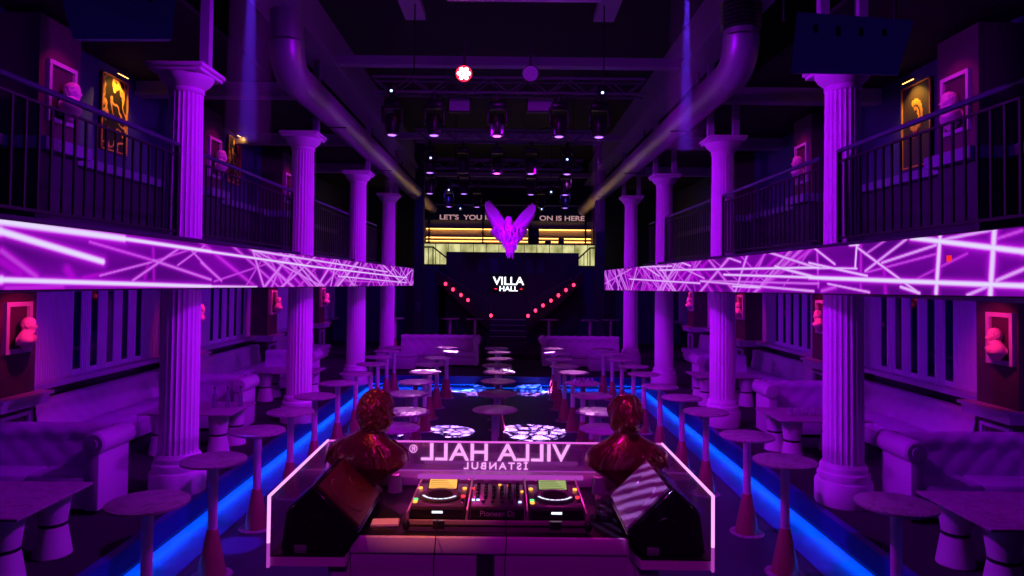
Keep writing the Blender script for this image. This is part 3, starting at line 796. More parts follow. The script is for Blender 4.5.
for s, nm in ((-1, 'left'), (1, 'right')):
    ys = {-1: [at(21, 330, x=-6.02).y, None, at(278, 305, x=-6.02).y, at(325, 305, x=-6.02).y], 1: [at(1000, 335, x=6.02).y, at(823, 315, x=6.02).y, at(742, 305, x=6.02).y, at(690, 305, x=6.02).y]}[s]
    for i, y in enumerate(PC):
        yy = y
        if (s, i) == (-1, 1): pass
        niche(s, yy-(.0 if s < 0 else .1), 2.18, nm, 'below the balcony', ['nearest', 'second', 'third', 'farthest'][i], sc=.9)
        col = (1, .015, .22)
        spot((s*5.35, yy-.25, 2.66), (s*6.0, yy, 2.15), [22, 18, 18, 18][i]*1.5, col, 75, .7, .03)
        if i < 3:
            niche(s, PCU[i], 5.25, nm, 'above the balcony', ['nearest', 'second', 'farthest'][i], sc=1.15)
            spot((s*5.3, PCU[i]-.1, 6.1), (s*6.0, PCU[i], 5.2), 22, (1, .02, .5), 70, .7, .03)
        # low framed recess panel behind the sofas
        fr = thing('low_wall_frame', 'low white frame under the ledge, %s pillar of the %s wall' % (['nearest', 'second', 'third', 'farthest'][i], nm), 'frame', (s*6.02, yy, .86), 0, 'low frames on the pillar feet')
        m = MB(); w, h, t = .26, .26, .045
        for (a, b, c, d) in ((-w, w, h-t, h), (-w, w, -h, -h+t), (-w, -w+t, -h+t, h-t), (w-t, w, -h+t, h-t)):
            x0, x1 = sorted((0, -s*.04)); m.box(x0, x1, a, b, c, d)
        m.build('moulding', 'ledge', fr)

# ------------------------------------------------------------------ lit paintings on the balcony walls
def gold_art(kind):
    m = bpy.data.materials.new('gold_line_art'); m.use_nodes = True
    nt = NT(m.node_tree); b = nt.n['Principled BSDF']; b.inputs['Roughness'].default_value = .35
    tc = nt.new('ShaderNodeTexCoord'); mp = nt.new('ShaderNodeMapping'); nt.link(tc.outputs['Object'], mp.inputs[0])
    wv = nt.new('ShaderNodeTexWave'); wv.wave_type = 'RINGS'; wv.rings_direction = 'X'; wv.inputs['Scale'].default_value = 1.1; wv.inputs['Distortion'].default_value = 14
    wv.inputs['Detail Scale'].default_value = 2.2
    nt.link(mp.outputs[0], wv.inputs['Vector'])
    rp = nt.new('ShaderNodeValToRGB'); rp.color_ramp.elements[0].position = .80; rp.color_ramp.elements[1].position = .92
    rp.color_ramp.elements[0].color = (.02, .015, .012, 1); rp.color_ramp.elements[1].color = (.8, .42, .08, 1)
    nt.link(wv.outputs['Fac'], rp.inputs['Fac']); nt.link(rp.outputs[0], b.inputs['Base Color'])
    return m
M['art'] = gold_art(0)
M['artdark'] = mat('painting_ground', (.05, .035, .03), .5); M['goldp'] = mat('gold_paint', (.85, .42, .08), .4, metal=.3)
def painting(s, y, zc, w, h, lab, lion, power=20):
    r = thing('wall_painting', lab, 'painting', (s*6.58, y, zc), 0, 'gold paintings on the balcony walls')
    x0, x1 = sorted((0, -s*.03)); MB().box(x0, x1, -w/2, w/2, -h/2, h/2).build('canvas', 'artdark' if lion else 'art', r)
    f = MB(); t = .025
    for (a, b, c, d) in ((-w/2, w/2, h/2-t, h/2), (-w/2, w/2, -h/2, -h/2+t), (-w/2, -w/2+t, -h/2, h/2), (w/2-t, w/2, -h/2, h/2)):
        q0, q1 = sorted((0, -s*.05)); f.box(q0, q1, a, b, c, d)
    f.build('gilt_frame', 'goldp', r)
    if lion:   # a plain maned head in profile built of thin gold strokes
        g = MB(); xx = -s*.034
        for k in range(13):
            a = R(70+k*20); c, d = cos(a), sin(a)
            g.ell((xx, .02+.17*c, .16+.22*d), (.004, .035, .055), 8, 6)
        for k in range(9):
            a = R(80+k*24); c, d = cos(a), sin(a); g.ell((xx, .02+.10*c, .14+.13*d), (.004, .016, .04), 8, 6)
        g.tube([(xx, -.02, .20), (xx, -.10, .10), (xx, -.12, .02), (xx, -.07, -.04), (xx, -.02, -.10), (xx, .03, -.2)], .009, 6)
        g.tube([(xx, -.05, .10), (xx, .0, .06), (xx, .05, -.08), (xx, .09, -.2)], .008, 6)
        g.build('gold_drawing', 'goldp', r)
    lt = MB(); q = -s*.16; lt.tube([(q, -.17, h/2+.04), (q, .17, h/2+.04)], .014, 8, 0)
    lt.tube([(0, 0, h/2-.03), (q, 0, h/2+.045)], .008, 6, 0); lt.build('picture_lamp', 'black', r)
    MB().box(q-.008, q+.008, -.15, .15, h/2+.022, h/2+.028).build('lamp_tube', 'warm', r)
    spot((s*6.58+q*1.6, y, zc+h/2+.03), (s*6.6, y, zc-.1), power, (1, .50, .06), 110, .8, .03)
p = at(113, 100, x=-6.58); painting(-1, p.y, 5.50, .75, 1.25, 'gold abstract painting glowing under a picture lamp, nearest on the left balcony wall', False, 50)
p = at(918, 115, x=6.58); painting(1, p.y, 5.38, .78, 1.35, 'dark painting of a maned gold head under a lamp, right balcony wall', True, 45)
p = at(233, 150, x=-6.58); painting(-1, p.y, 5.6, .75, 1.1, 'small gold painting far along the left balcony wall', False, 6)

# ------------------------------------------------------------------ ducts
for s, nm in ((-1, 'left'), (1, 'right')):
    r = thing('ventilation_duct', 'large round spiral metal ventilation duct above the %s columns' % nm, 'duct', (0, 0, 0), 0, 'ventilation ducts')
    y0 = 10.3 if s < 0 else 9.9; x, z = s*3.25, 5.85
    m = MB(); m.tube([(x, y0, z), (x, 29.3, z)], .24, 24)
    y = y0+.6
    while y < 29.1: m.tube([(x, y, z), (x, y+.03, z)], .247, 24, caps=False); y += 1.2
    y = y0+.1
    m.build('duct_pipe', 'steel', r, 50)
    e = MB(); pts = [(x, y0-.42*sin(a), z+.42-.42*cos(a)) for a in [R(k*15) for k in range(7)]]
    e.tube(pts, .25, 24); e.build('elbow', 'steel', r, 30)
    v = MB(); zt = 7.55 if s < 0 else 6.75
    v.tube([(x, y0-.42, z+.42), (x, y0-.42, zt)], .24, 24); v.build('riser', 'steel', r)
    for k in range(3):
        yy = 12.5+k*5; MB().box(x-.26, x+.26, yy, yy+.05, z-.26, z-.245).build('strap', 'black', r); MB().box(x+s*.25, x+s*.27, yy, yy+.05, z-.25, 6.7).build('strap', 'black', r)
    if s > 0:
        fl = MB()
        for k in range(7): fl.tube([(x, y0-.42, 6.35+.06*k), (x, y0-.42, 6.38+.06*k), (x, y0-.42, 6.41+.06*k)], [.25, .28, .25], 24)
        fl.build('flexible_sleeve', 'blackp', r)
        MB().tube([(x, y0-.42, 6.75), (x+.05, y0-.45, 6.95), (x+.3, y0-.5, 7.12), (x+1.2, y0-.6, 7.3)], .22, 20).build('upper_bend', 'steel', r)

# ------------------------------------------------------------------ trusses and moving heads
def truss(y, z, hw, lab):
    r = thing('lighting_truss', lab, 'truss', (0, y, z), 0, 'lighting trusses over the dance floor')
    m = MB()
    for (a, b) in ((-.12, .12), (.12, .12), (-.12, -.12), (.12, -.12)): m.tube([(-hw, a, b), (hw, a, b)], .022, 8)
    m.build('chord', 'truss', r)
    d = MB(); n = int(hw*2/.3)
    for k in range(n):
        x0 = -hw+2*hw*k/n; x1 = -hw+2*hw*(k+1)/n; q = 1 if k % 2 else -1
        for a in (-.12, .12): d.tube([(x0, a, -.12*q), (x1, a, .12*q)], .010, 5)
        d.tube([(x0, -.12*q, -.12), (x1, .12*q, -.12)], .010, 5)
    d.build('lacing', 'truss', r)
    for x in (-hw*.7, hw*.7): MB().cyl((x, 0, .1), (x, 0, 7.6-z), .012, n=6).build('hanger', 'black', r)
TR = [(11.0, 5.95, 2.2), (14.6, 5.9, 2.0), (18.2, 5.9, 2.0), (22.0, 5.95, 2.0)]
for i, (y, z, hw) in enumerate(TR): truss(y, z, hw, '%s lighting truss hanging across the hall' % ['nearest', 'second', 'third', 'farthest'][i])
mh0 = {}
def moving_head(x, y, z, lens, lab):
    g = 'moving head lights on the trusses'
    if lens in mh0: return dup(mh0[lens], (x, y, z), 0, lab)
    r = mh0[lens] = thing('moving_head_light', lab, 'stage light', (x, y, z), 0, g)
    MB().rbox(-.13, .13, -.11, .11, -.10, .0, .02).build('base_box', 'blackp', r)
    yk = MB()
    for sx in (-1, 1): yk.rbox(sx*.15-.02, sx*.15+.02, -.05, .05, -.36, -.08, .008)
    yk.rbox(-.17, .17, -.05, .05, -.12, -.09, .008); yk.build('yoke', 'blackp', r)
    h = MB(); h.lathe([(.06, -.20), (.10, -.22), (.125, -.30), (.125, -.40), (.105, -.52), (.115, -.53), (.115, -.55)], 24); h.build('lamp_head', 'blackp', r)
    MB().lathe([(.055, -.560), (.07, -.551)], 20).build('lens', lens, r)
    MB().rbox(-.03, .03, -.15, .15, -.002, .1080, .006).build('clamp', 'black', r)
    return r
heads = [(392, 131, 0, 'led_v'), (434, 133.5, 0, 'led_v'), (497, 140, 0, 'led_m'), (559, 135, 0, 'led_v'), (599, 132.5, 0, 'led_v'),
         (430, 162, 1, 'led_v'), (463, 165, 1, 'blackp'), (497, 163, 1, 'led_m'), (531, 165, 1, 'led_v'), (567, 163, 1, 'led_v'),
         (430, 184, 2, 'led_v'), (464, 186, 2, 'led_v'), (531, 187, 2, 'led_v'), (565, 186, 2, 'led_v'),
         (449, 198, 3, 'led_v'), (477, 200, 3, 'led_v'), (541, 200, 3, 'led_v'), (565, 200, 3, 'led_v')]
HP = []
places = ['far left', 'left of centre', 'in the middle', 'right of centre', 'far right']
cnt = {}
for (px, py, ti, lens) in heads:
    y, z, hw = TR[ti]; p = at(px, py, y=y); k = cnt.get(ti, 0); cnt[ti] = k+1
    pl_ = places if ti < 2 else [places[0], places[1], places[3], places[4]]
    z0 = z-.14-.11
    moving_head(p.x, y, z0, lens, 'black moving head light on the %s truss, %s' % (['nearest', 'second', 'third', 'farthest'][ti], pl_[k])); HP.append(Vector((p.x, y, z0-.56)))
# small status dots / pin spots
pin0 = None
for i, (px, py, y) in enumerate(((392, 90.5, 10.75), (602, 92.5, 10.75), (431, 157.5, 14.3), (567, 159, 14.3), (449, 189.5, 17.9), (551, 191.5, 17.9), (460.5, 208, 21.7), (541.5, 208.5, 21.7), (500.5, 216, 21.7))):
    p = at(px, py, y=y); lab = 'tiny white pin spot lamp hanging at the %s truss, %s' % (['nearest', 'second', 'third', 'farthest'][min(3, i//2)], ['left', 'right', 'left', 'right', 'left', 'right', 'left', 'right', 'centre'][i])
    if pin0 is None:
        pin0 = thing('pin_spot', lab, 'stage light', p, 0, 'pin spots on the trusses')
        MB().lathe([(.05, -.07), (.07, -.05), (.07, .07), (.05, .09)], 16).build('can', 'blackp', pin0)
        q = MB(); q.ell((0, -.062, -.02), (.024, .016, .024), 12, 8); q.build('led', 'led_dot', pin0)
        MB().box(-.08, .08, -.01, .01, .05, .12).build('bracket', 'black', pin0)
    else: dup(pin0, p, 0, lab)
for i, (px, py, y) in enumerate(((464, 74, 10.4), (530.5, 74, 10.4))):
    p = at(px, py, y=y)
    r = thing('par_can_light', ['round stage lamp glowing white and red above the nearest truss', 'unlit round stage lamp with pale lens above the nearest truss'][i], 'stage light', p, 0, 'round stage lamps')
    c = MB(); c.tube([(0, -.02, 0), (0, .0, 0), (0, .16, .01), (0, .2, .01)], [.135, .14, .12, .06], 24); c.build('can', 'blackp', r)
    c = MB()
    if i == 0:
        for k in range(7):
            a = k*pi/3; rr = .075 if k < 6 else 0; c.ell((rr*cos(a), -.03, rr*sin(a)), (.030, .015, .030), 10, 6)
        c.build('led_cluster', emis('hot_white_red_led', (1, .5, .62), 14, False), r)
        MB().tube([(0, -.024, 0), (0, -.021, 0)], [.125, .125], 24).build('red_filter', emis('red_lens', (1, .02, .06), 2.0, False), r)
        point(p+Vector((0, -.12, 0)), 3, (1, .05, .15), .05)
    else: c.tube([(0, -.028, 0), (0, -.021, 0)], [.118, .12], 24); c.build('lens', 'rib', r)
    MB().box(-.02, .02, .05, .09, .12, 6.6-p.z if 6.6-p.z > .2 else .4).build('hanger', 'black', r)
for i, (px0, px1) in enumerate(((441, 478), (527, 555))):
    a, b = at(px0, 97, y=11.3), at(px1, 112, y=11.3)
    r = thing('strobe_panel', ['flat rectangular strobe lamp left of the middle of the nearest truss', 'flat rectangular strobe lamp right of the middle of the nearest truss'][i], 'stage light', ((a.x+b.x)/2, 11.3, (a.z+b.z)/2), 0, 'strobe panels')
    w, h = abs(b.x-a.x)/2*(.6 if i == 0 else 1), abs(a.z-b.z)/2
    MB().rbox(-w, w, 0, .12, -h, h, .01).build('housing', 'black', r); MB().box(-w+.02, w-.02, -.01, 0, -h+.02, h-.02).build('reflector', 'ledge', r)
    MB().box(-.02, .02, .02, .06, h, 5.9-(a.z+b.z)/2).build('hanger', 'black', r)

# hanging speakers near the camera
for i, s in enumerate((-1, 1)):
    if s > 0: tl, tr, br_, bl_ = at(797, 12, y=5.4), at(914, 20, y=5.2), at(898, 75, y=4.9), at(791, 73, y=4.9)
    else: tl, tr, br_, bl_ = at(58, -14, y=5.2), at(176, -10, y=5.4), at(172, 39, y=4.9), at(73, 39, y=4.9)
    r = thing('hanging_speaker', ['dark blue hanging speaker box above the left balcony', 'dark blue tilted hanging speaker box above the nearest right column'][i], 'speaker', (0, 0, 0), 0, 'hanging speaker boxes')
    MB().quadbox([tl, tr, br_, bl_], (s*.22, .4, .12)).build('cabinet', 'speakerb', r)
    for k in range(4):
        q = lerp(lerp(tl, tr, .18+.2*k), lerp(bl_, br_, .18+.2*k), .28); MB().box(q.x-.014, q.x+.014, q.y-.012, q.y+.0, q.z-.05, q.z+.03).build('port_slot', 'blackp', r)
    for q in (tl, tr): MB().cyl(q+Vector((0, .25, .02)), (q.x, q.y+.25, 7.6), .012, n=6).build('hanging_cable', 'black', r)

# ------------------------------------------------------------------ back of the hall
# upper bar level at y 26-30, its bar and shelves
struct(MB().box(-6.6, 6.6, 26.0, 30.4, 2.9, 3.3).build('floor_upper', 'dark'))
struct(MB().box(-6.6, -2.55, 25.9, 26.05, PL, 3.3).build('wall_back_left', 'navy'))
struct(MB().box(2.6, 6.6, 25.9, 26.05, PL, 3.3).build('wall_back_right', 'navy'))
ws = MB()
for k in range(16):
    for s in (-1, 1): ws.box(s*(2.75+.24*k)-.01, s*(2.75+.24*k)+.01, 25.87, 25.9, PL+.14, 3.25)
struct(ws.build('trim_%d' % tn, 'rail')); tn += 1
# central dark cabin with sign
a, b = at(447, 252, y=25.6), at(578, 252, y=25.6)
cab = MB().box(a.x, b.x, 25.3, 26.2, PL+.14, a.z); struct(cab.build('wall_centre', 'dark'))
# window openings above sign
for k, (x0, x1) in enumerate(((478, 484), (490, 498), (526, 533), (537, 544))):
    p, q = at(x0, 259, y=25.28), at(x1, 273, y=25.28)
    struct(MB().box(p.x, q.x, 25.27, 25.3, q.z, p.z).build('window_%d' % win, 'navy')); win += 1
# side dark piers at band ends
for s in (-1, 1):
    px = 418 if s < 0 else 600
    p = at(px, 300, y=24.0); x0, x1 = sorted((p.x-.16, p.x+.16)); struct(MB().box(x0, x1, 24, 24.3, PL+.14, 7.6).build('trim_%d' % tn, 'dark')); tn += 1
# bar front
bar = thing('bar_counter', 'long backlit onyx bar counter on the upper level at the back', 'bar counter', (0, 28, 3.3))
p0, p1 = at(423, 243, y=28), at(600, 268, y=28)
MB().box(p0.x, p1.x, 0, .5, .12, p0.z-3.3-.03).build('onyx_front', 'onyx', bar)
MB().box(p0.x-.05, p1.x+.05, -.05, .6, p0.z-3.33, p0.z-3.3+.03).build('counter_top', 'blackp', bar)
MB().box(p0.x, p1.x, .05, .5, 0, .12).build('plinth', 'black', bar)
sp = MB()
for k in range(15): x = lerp(p0.x, p1.x, k/14); sp.box(x-.012, x+.012, -.012, 0, .12, p0.z-3.33)
sp.build('panel_joint', 'black', bar)
# back shelf with warm tubes
bs = thing('back_bar_shelf', 'warm lit brown back bar shelving behind the onyx counter', 'shelf', (0, 29.6, 3.3))
q0, q1 = at(424, 220, y=29.9), at(593, 243, y=29.9)
M['shelfwood'] = mat('tan_shelf_panel', (.75, .5, .33), .5)
MB().box(q0.x, q1.x, .3, .36, 0, q0.z-3.3).build('back_panel', 'shelfwood', bs)
for py in (229.5, 238.2, 241.5):
    z = at(508, py, y=29.8).z-3.3
    MB().box(q0.x+.1, q1.x-.1, .12, .3, z+.03, z+.07).build('shelf_board', 'black', bs)
    MB().tube([(q0.x+.12, .20, z), (q1.x-.12, .20, z)], .017, 8).build('light_tube', 'warm', bs)
for k in (0, 1, 2, 3):
    x = [q0.x+.25, lerp(q0.x, q1.x, .35), lerp(q0.x, q1.x, .63), q1.x-.35][k]; MB().box(x-.03, x+.03, .05, .3, 0, q0.z-3.3).build('upright', 'black', bs)
MB().box(q0.x-.1, q1.x+.1, -.1, .3, q0.z-3.3+.0, q0.z-3.3+.75).build('fascia_board', 'black', bs)
zt = at(508, 217.8, y=29.4).z
tl = text('lettering', "LET'S  YOU IS", .29, 'warmtext', (at(465, 218, y=29.45).x, -.11, zt-3.3), (pi/2, 0, 0), bs, bold=.006, sx=1.3)
tr = text('lettering', 'ON IS HERE', .29, 'warmtext', (at(562, 218, y=29.45).x, -.11, zt-3.3), (pi/2, 0, 0), bs, bold=.006, sx=1.3)
MB().box(q0.x-.2, q1.x+.2, -.12, -.1, q0.z-3.3+.62, q0.z-3.3+.66).build('top_strip', 'ledge', bs)
# machines on the bar
for i, (x0, x1, y0, y1, lb) in enumerate(((528, 539, 228, 246, 'tall dark machine on the bar counter right of the winged statue'), (545, 551, 240, 246, 'low dark box on the bar counter'), (558.5, 564, 238, 246, 'dark rounded appliance on the bar counter'))):
    p, q = at(x0, y0, y=28.2), at(x1, y1, y=28.2); zb = p0.z+.03
    r = thing('bar_appliance', lb, 'appliance', ((p.x+q.x)/2, 28.3, zb)); w = (q.x-p.x)/2; h = p.z-zb
    MB().rbox(-w, w, -.15, .15, 0, max(h, .15), .03).build('body', 'blackp', r); MB().rbox(-w*.7, w*.7, -.17, -.15, .03, max(h, .15)*.5, .005).build('front_panel', 'black', r)
# handrails of the stair heads
for s in (-1, 1):
    r = thing('stair_head_rail', 'dark handrail at the head of the %s back stairs' % ('left' if s < 0 else 'right'), 'railing', (0, 0, 0), 0, 'stair head rails')
    A = [(424, 247, 268), (433, 247, 268), (447, 258, 272)] if s < 0 else [(600, 248, 268), (590, 248, 268), (578, 259, 272)]
    pts = [at(px, py, y=25.8) for px, py, _ in A]; MB().tube(pts, .03, 8).build('handrail', 'black', r)
    for (px, py, pb), p in zip(A, pts):
        q = at(px, pb, y=25.8); MB().tube([p, q], .022, 6).build('post', 'black', r)
    q = [lerp(pts[0], pts[1], .5), lerp(pts[1], pts[2], .5)]
    for u in q: MB().tube([u, (u.x, u.y, u.z-.8)], .015, 6).build('post', 'black', r)
# stair flights coming down to the middle with red bulbs
bulbsL = [(445.5, 283.8), (453, 289.4), (461, 295), (468, 300), (491, 315.5)]
bulbsR = [(573.7, 285), (566, 290), (558.5, 295.3), (551, 300.6), (543, 305.4), (535.5, 310.5), (528, 315.8)]
for s, bl in ((-1, bulbsL), (1, bulbsR)):
    sd = 'left' if s < 0 else 'right'
    r = thing('stair_flight', 'dark stair flight descending from the upper bar to the middle, %s side' % sd, 'stairs', (0, 0, 0), 0, 'stair flights at the back')
    A = at(bl[0][0], bl[0][1], y=24.6); B = at(bl[-1][0], bl[-1][1], y=24.6)
    n = 13; x0, x1 = A.x+s*.35, B.x; z0, z1 = 3.15, PL+1.0
    for k in range(n):
        xa, xb = lerp(x0, x1, k/n), lerp(x0, x1, (k+1)/n); z = lerp(z0, z1, k/n); a, b = sorted((xa, xb))
        MB().box(a, b, 24.4, 25.3, z-.24, z-.06).build('step', 'dark', r)
    MB().quadbox([(x0, 24.38, z0-.38), (x1, 24.38, z1-.38), (x1, 24.38, z1+.02), (x0, 24.38, z0+.02)], (0, .03, 0)).build('stringer', 'blackp', r)
    hr = [(x0, 24.36, A.z+.5-(A.z-z0)*0), (x1, 24.36, B.z+.5)]
    MB().tube(hr, .02, 8).build('handrail', 'rail', r)
    for k in range(19):
        t = k/18; x = lerp(x0, x1, t); MB().cyl((x, 24.36, lerp(z0, z1, t)-.2), (x, 24.36, lerp(hr[0][2], hr[1][2], t)), .008, n=5).build('baluster', 'rail', r)
    for i, (px, py) in enumerate(bl):
        p = at(px, py, y=24.2); b = thing('red_bulb', 'glowing red bulb on the %s back stairs, %s from the top' % (sd, ['first', 'second', 'third', 'fourth', 'fifth', 'sixth', 'seventh'][i]), 'bulb', p, 0, 'red bulbs along the back stairs')
        MB().ell((0, 0, 0), (.055, .055, .065), 14, 10).build('globe', 'red', b); MB().lathe([(.02, .05), (.025, .10)], 10).build('socket', 'black', b)
cs = thing('centre_stairs', 'straight dark stairs in the middle of the back platform', 'stairs', (.05, 22, PL+.14), 0)
for k in range(6):
    MB().box(-.62, .62, k*.36, 2.3, k*.165, k*.165+.15).build('step', 'dark', cs)
    MB().box(-.62, .62, k*.36-.012, k*.36+.02, k*.165+.15, k*.165+.165).build('nosing', 'ledge' if k > 1 else 'rail', cs)
# sign
sg = thing('wall_sign', 'white lit letters in two lines with red dashes on the dark centre wall', 'sign', (at(508.5, 283, y=25.25).x, 25.24, at(508, 283, y=25.25).z), 0)
text('lettering', 'VILLA', .42, 'sign', (0, 0, .06), (pi/2, 0, 0), sg, sx=1.08, bold=.006)
text('lettering', 'HALL', .26, 'sign', (0, 0, -.22), (pi/2, 0, 0), sg, sx=1.12, bold=.004)
for x in (-.52, .42): MB().box(x, x+.10, -.01, .01, -.235, -.205).build('red_dash', 'signred', sg)
MB().box(-.7, .7, .02, .045, -.40, .32).build('sign_backing', 'blackp', sg)
for s in (-1, 1):
    tag(MB().box(*sorted((s*.78+.05, s*.80+.05)), 24.18, 24.2, 1.2, 3.0).build('bead_string', 'rail'), 'thin vertical string hanging %s of the lit sign' % ('left' if s < 0 else 'right'), 'string', 'strings beside the sign')
sw = tag(MB().rbox(-.09, .09, -.02, .0, -.2, .2, .01).build('wall_panel', 'rail'), 'small grey panel on the dark back wall at the left', 'panel'); sw.location = at(418, 308, y=23.95)

# ------------------------------------------------------------------ winged statue
wsr = thing('winged_statue', 'hanging violet lit winged statue diving with feathered wings raised', 'statue', (0, 0, 0), 0)
Ys = 20.0
C = at(510, 232, y=Ys)
m = MB()
sc_ = Ys/F
def W(px, py, dy=0): return at(px, py, y=Ys+dy)
m.tube([W(510, 256), W(510.5, 250), W(511, 243), W(510, 236), W(509, 230), W(509.5, 225)], [.09, .14, .20, .27, .25, .12], 20)
m.ell(W(508.5, 221.5), (.12, .14, .17), 14, 10)
m.tube([W(503, 240), W(494, 232), W(497, 226)], [.12, .13, .11], 12); m.tube([W(517, 240), W(524, 231), W(520, 226)], [.12, .13, .11], 12)
o = finish(m.build('body', 'statuev', wsr), .035)
ft = MB(); rnd = random.Random(9)
for k in range(110):
    py = rnd.uniform(226, 252); hw = max(2.5, 12.5-(py-226)*.42); px = 510+rnd.uniform(-1, 1)*hw
    p = W(px, py, -.30+abs(px-510)*.012+rnd.uniform(-.03, .05)); q = p+Vector((rnd.uniform(-.04, .04), -.05, -rnd.uniform(.12, .26)))
    ft.tube([p, lerp(p, q, .5)+Vector((0, -.03, 0)), q], [.02, .042, .004], 5)
ft.build('feather_coat', 'statuev', wsr)
for s in (-1, 1):
    w = MB()
    tip = W(487, 211) if s < 0 else W(533, 214); rt = W(502, 231) if s < 0 else W(517, 231)
    d = (tip-rt); side = Vector((-d.z, 0, d.x)).normalized()*(1 if s < 0 else -1)
    w.tube([rt, lerp(rt, tip, .5)+side*.05, tip], [.13, .11, .09], 10)
    for k in range(13):
        t = k/12; a = lerp(rt, tip, t); ln_ = .25+.05*sin(t*3)
        for layer in (0, 1):
            b = a + d.normalized()*(.10+.12*t) - side*ln_*(.9-.35*layer) + Vector((0, -.05-.05*layer, 0))
            c = a + Vector((0, -.05*layer-.02, 0)); mid = lerp(c, b, .5)
            u = (b-c).normalized(); v = Vector((-u.z, 0, u.x))*.055
            w.add([c-v*.6, c+v*.6, mid+v, b+v*.3, b-v*.3, mid-v, c-v*.6+Vector((0, .03, 0)), c+v*.6+Vector((0, .03, 0)), mid+v+Vector((0, .03, 0)), b+v*.3+Vector((0, .03, 0)), b-v*.3+Vector((0, .03, 0)), mid-v+Vector((0, .03, 0))],
                  [(0, 1, 2, 3, 4, 5), (11, 10, 9, 8, 7, 6), (0, 6, 7, 1), (1, 7, 8, 2), (2, 8, 9, 3), (3, 9, 10, 4), (4, 10, 11, 5), (5, 11, 6, 0)])
    w.build('wing', 'statuev', wsr)
for x in (-.3, .4): MB().cyl((C.x+x, Ys, C.z+.3), (C.x+x, Ys, 7.585), .008, n=5).build('wire', 'black', wsr)

# ------------------------------------------------------------------ DJ BOOTH
bo = thing('dj_booth', 'white dj booth with clear edge lit acrylic screen and side wings', 'dj booth', (0, 0, 0), 0)
DZ = 1.53                     # desk height
TZ = 1.48                     # wing tray height
FY, NY = 4.50, 3.40           # front (dance floor side) and near edge
XL, XR = at(328, 443, y=FY).x, at(662, 446, y=FY).x
GT = at(500, 443, y=FY).z     # top of the acrylic
# desk top and fascia
dx0, dx1 = at(352, 540, y=3.52).x, at(627, 540, y=3.52).x
MB().rbox(dx0, dx1, 3.50, 4.46, DZ-.05, DZ, .006).build('desk_top', 'blackp', bo)
MB().rbox(dx0, dx1, 3.47, 3.50, DZ-.075, DZ+.004, .004).build('desk_edge', 'white', bo)
mid = lerp(dx0, dx1, .49)
for a, b in ((dx0, mid-.05), (mid+.04, dx1)):
    MB().rbox(a, b, 3.50, 3.53, DZ-.215, DZ-.075, .004).build('drawer_front', 'white', bo)
MB().box(XL+.04, XR-.04, 4.40, 4.46, .62, DZ).build('front_wall', 'white', bo)
for x in (XL+.35, XR-.45): MB().box(x, x+.10, 3.55, 4.42, .0, DZ-.05).build('support_panel', 'white', bo)
# ledge behind the gear
lz = at(500, 471, y=4.50).z
MB().rbox(XL+.02, XR-.02, 4.34, 4.50, DZ, lz, .006).build('back_ledge', 'white', bo)
MB().box(at(418, 480, y=4.33).x, at(583, 480, y=4.33).x, 4.325, 4.34, DZ+.05, DZ+.075).build('ledge_glow', 'edgedim', bo)  # light catching the ledge, put in as a glowing strip
# side trays
for s in (-1, 1):
    xo = XL if s < 0 else XR; xi = dx0 if s < 0 else dx1
    p2 = at(345 if s < 0 else 641, 562, y=NY).x
    poly = [(xo, NY), (p2, NY), (xi+(-.0), 3.62), (xi, 4.46), (xo, 4.46)]
    if s > 0: poly = poly[::-1]
    t = MB(); t.prism(poly, TZ-.065, TZ-.02); t.build('side_tray', 'white', bo)
    t = MB(); t.prism([(q[0]*.99+ (xo+xi)/2*.01, q[1]) for q in poly], TZ-.019, TZ-.012); t.build('tray_mat', 'blackp', bo)
    xs = xo+(.28 if s < 0 else -.36); MB().box(xs, xs+.1, 3.5, 3.56, 0, TZ-.065).build('tray_support', 'white', bo)
# acrylic
zb = TZ-.07
fg = MB().box(XL, XR, FY-.005, FY+.005, lz-.02, GT).build('acrylic_front', 'clear', bo)
MB().box(XL, XR, FY-.006, FY+.006, GT, GT+.009).build('lit_edge', 'edgefront', fg)
MB().box(XL, XR, FY-.010, FY+.006, lz-.01, lz+.002).build('lower_edge', 'edgedim', fg)
for s in (-1, 1):
    x = XL if s < 0 else XR
    gt2 = at(271 if s < 0 else 715, 497, y=NY).z
    g = MB(); g.add([(x-.005, NY, zb), (x-.005, FY, zb), (x-.005, FY, GT), (x-.005, NY, gt2), (x+.005, NY, zb), (x+.005, FY, zb), (x+.005, FY, GT), (x+.005, NY, gt2)], [(0, 1, 2, 3), (7, 6, 5, 4), (0, 4, 5, 1), (1, 5, 6, 2), (2, 6, 7, 3), (3, 7, 4, 0)])
    g = g.build('acrylic_side', 'clear', bo)
    MB().tube([(x, NY, gt2+.006), (x, FY, GT+.006)], .008, 6).build('lit_edge', 'edge', g)
    MB().box(x-.007, x+.007, NY-.012, NY, zb+.12, gt2+.01).build('lit_edge', 'edge', g)
    MB().box(x-.007, x+.007, NY-.010, NY, zb, zb+.12).build('faint_edge', 'edgedim', g)
    MB().box(x-.006, x+.006, FY-.012, FY, zb, GT).build('faint_edge', 'edgedim', g)
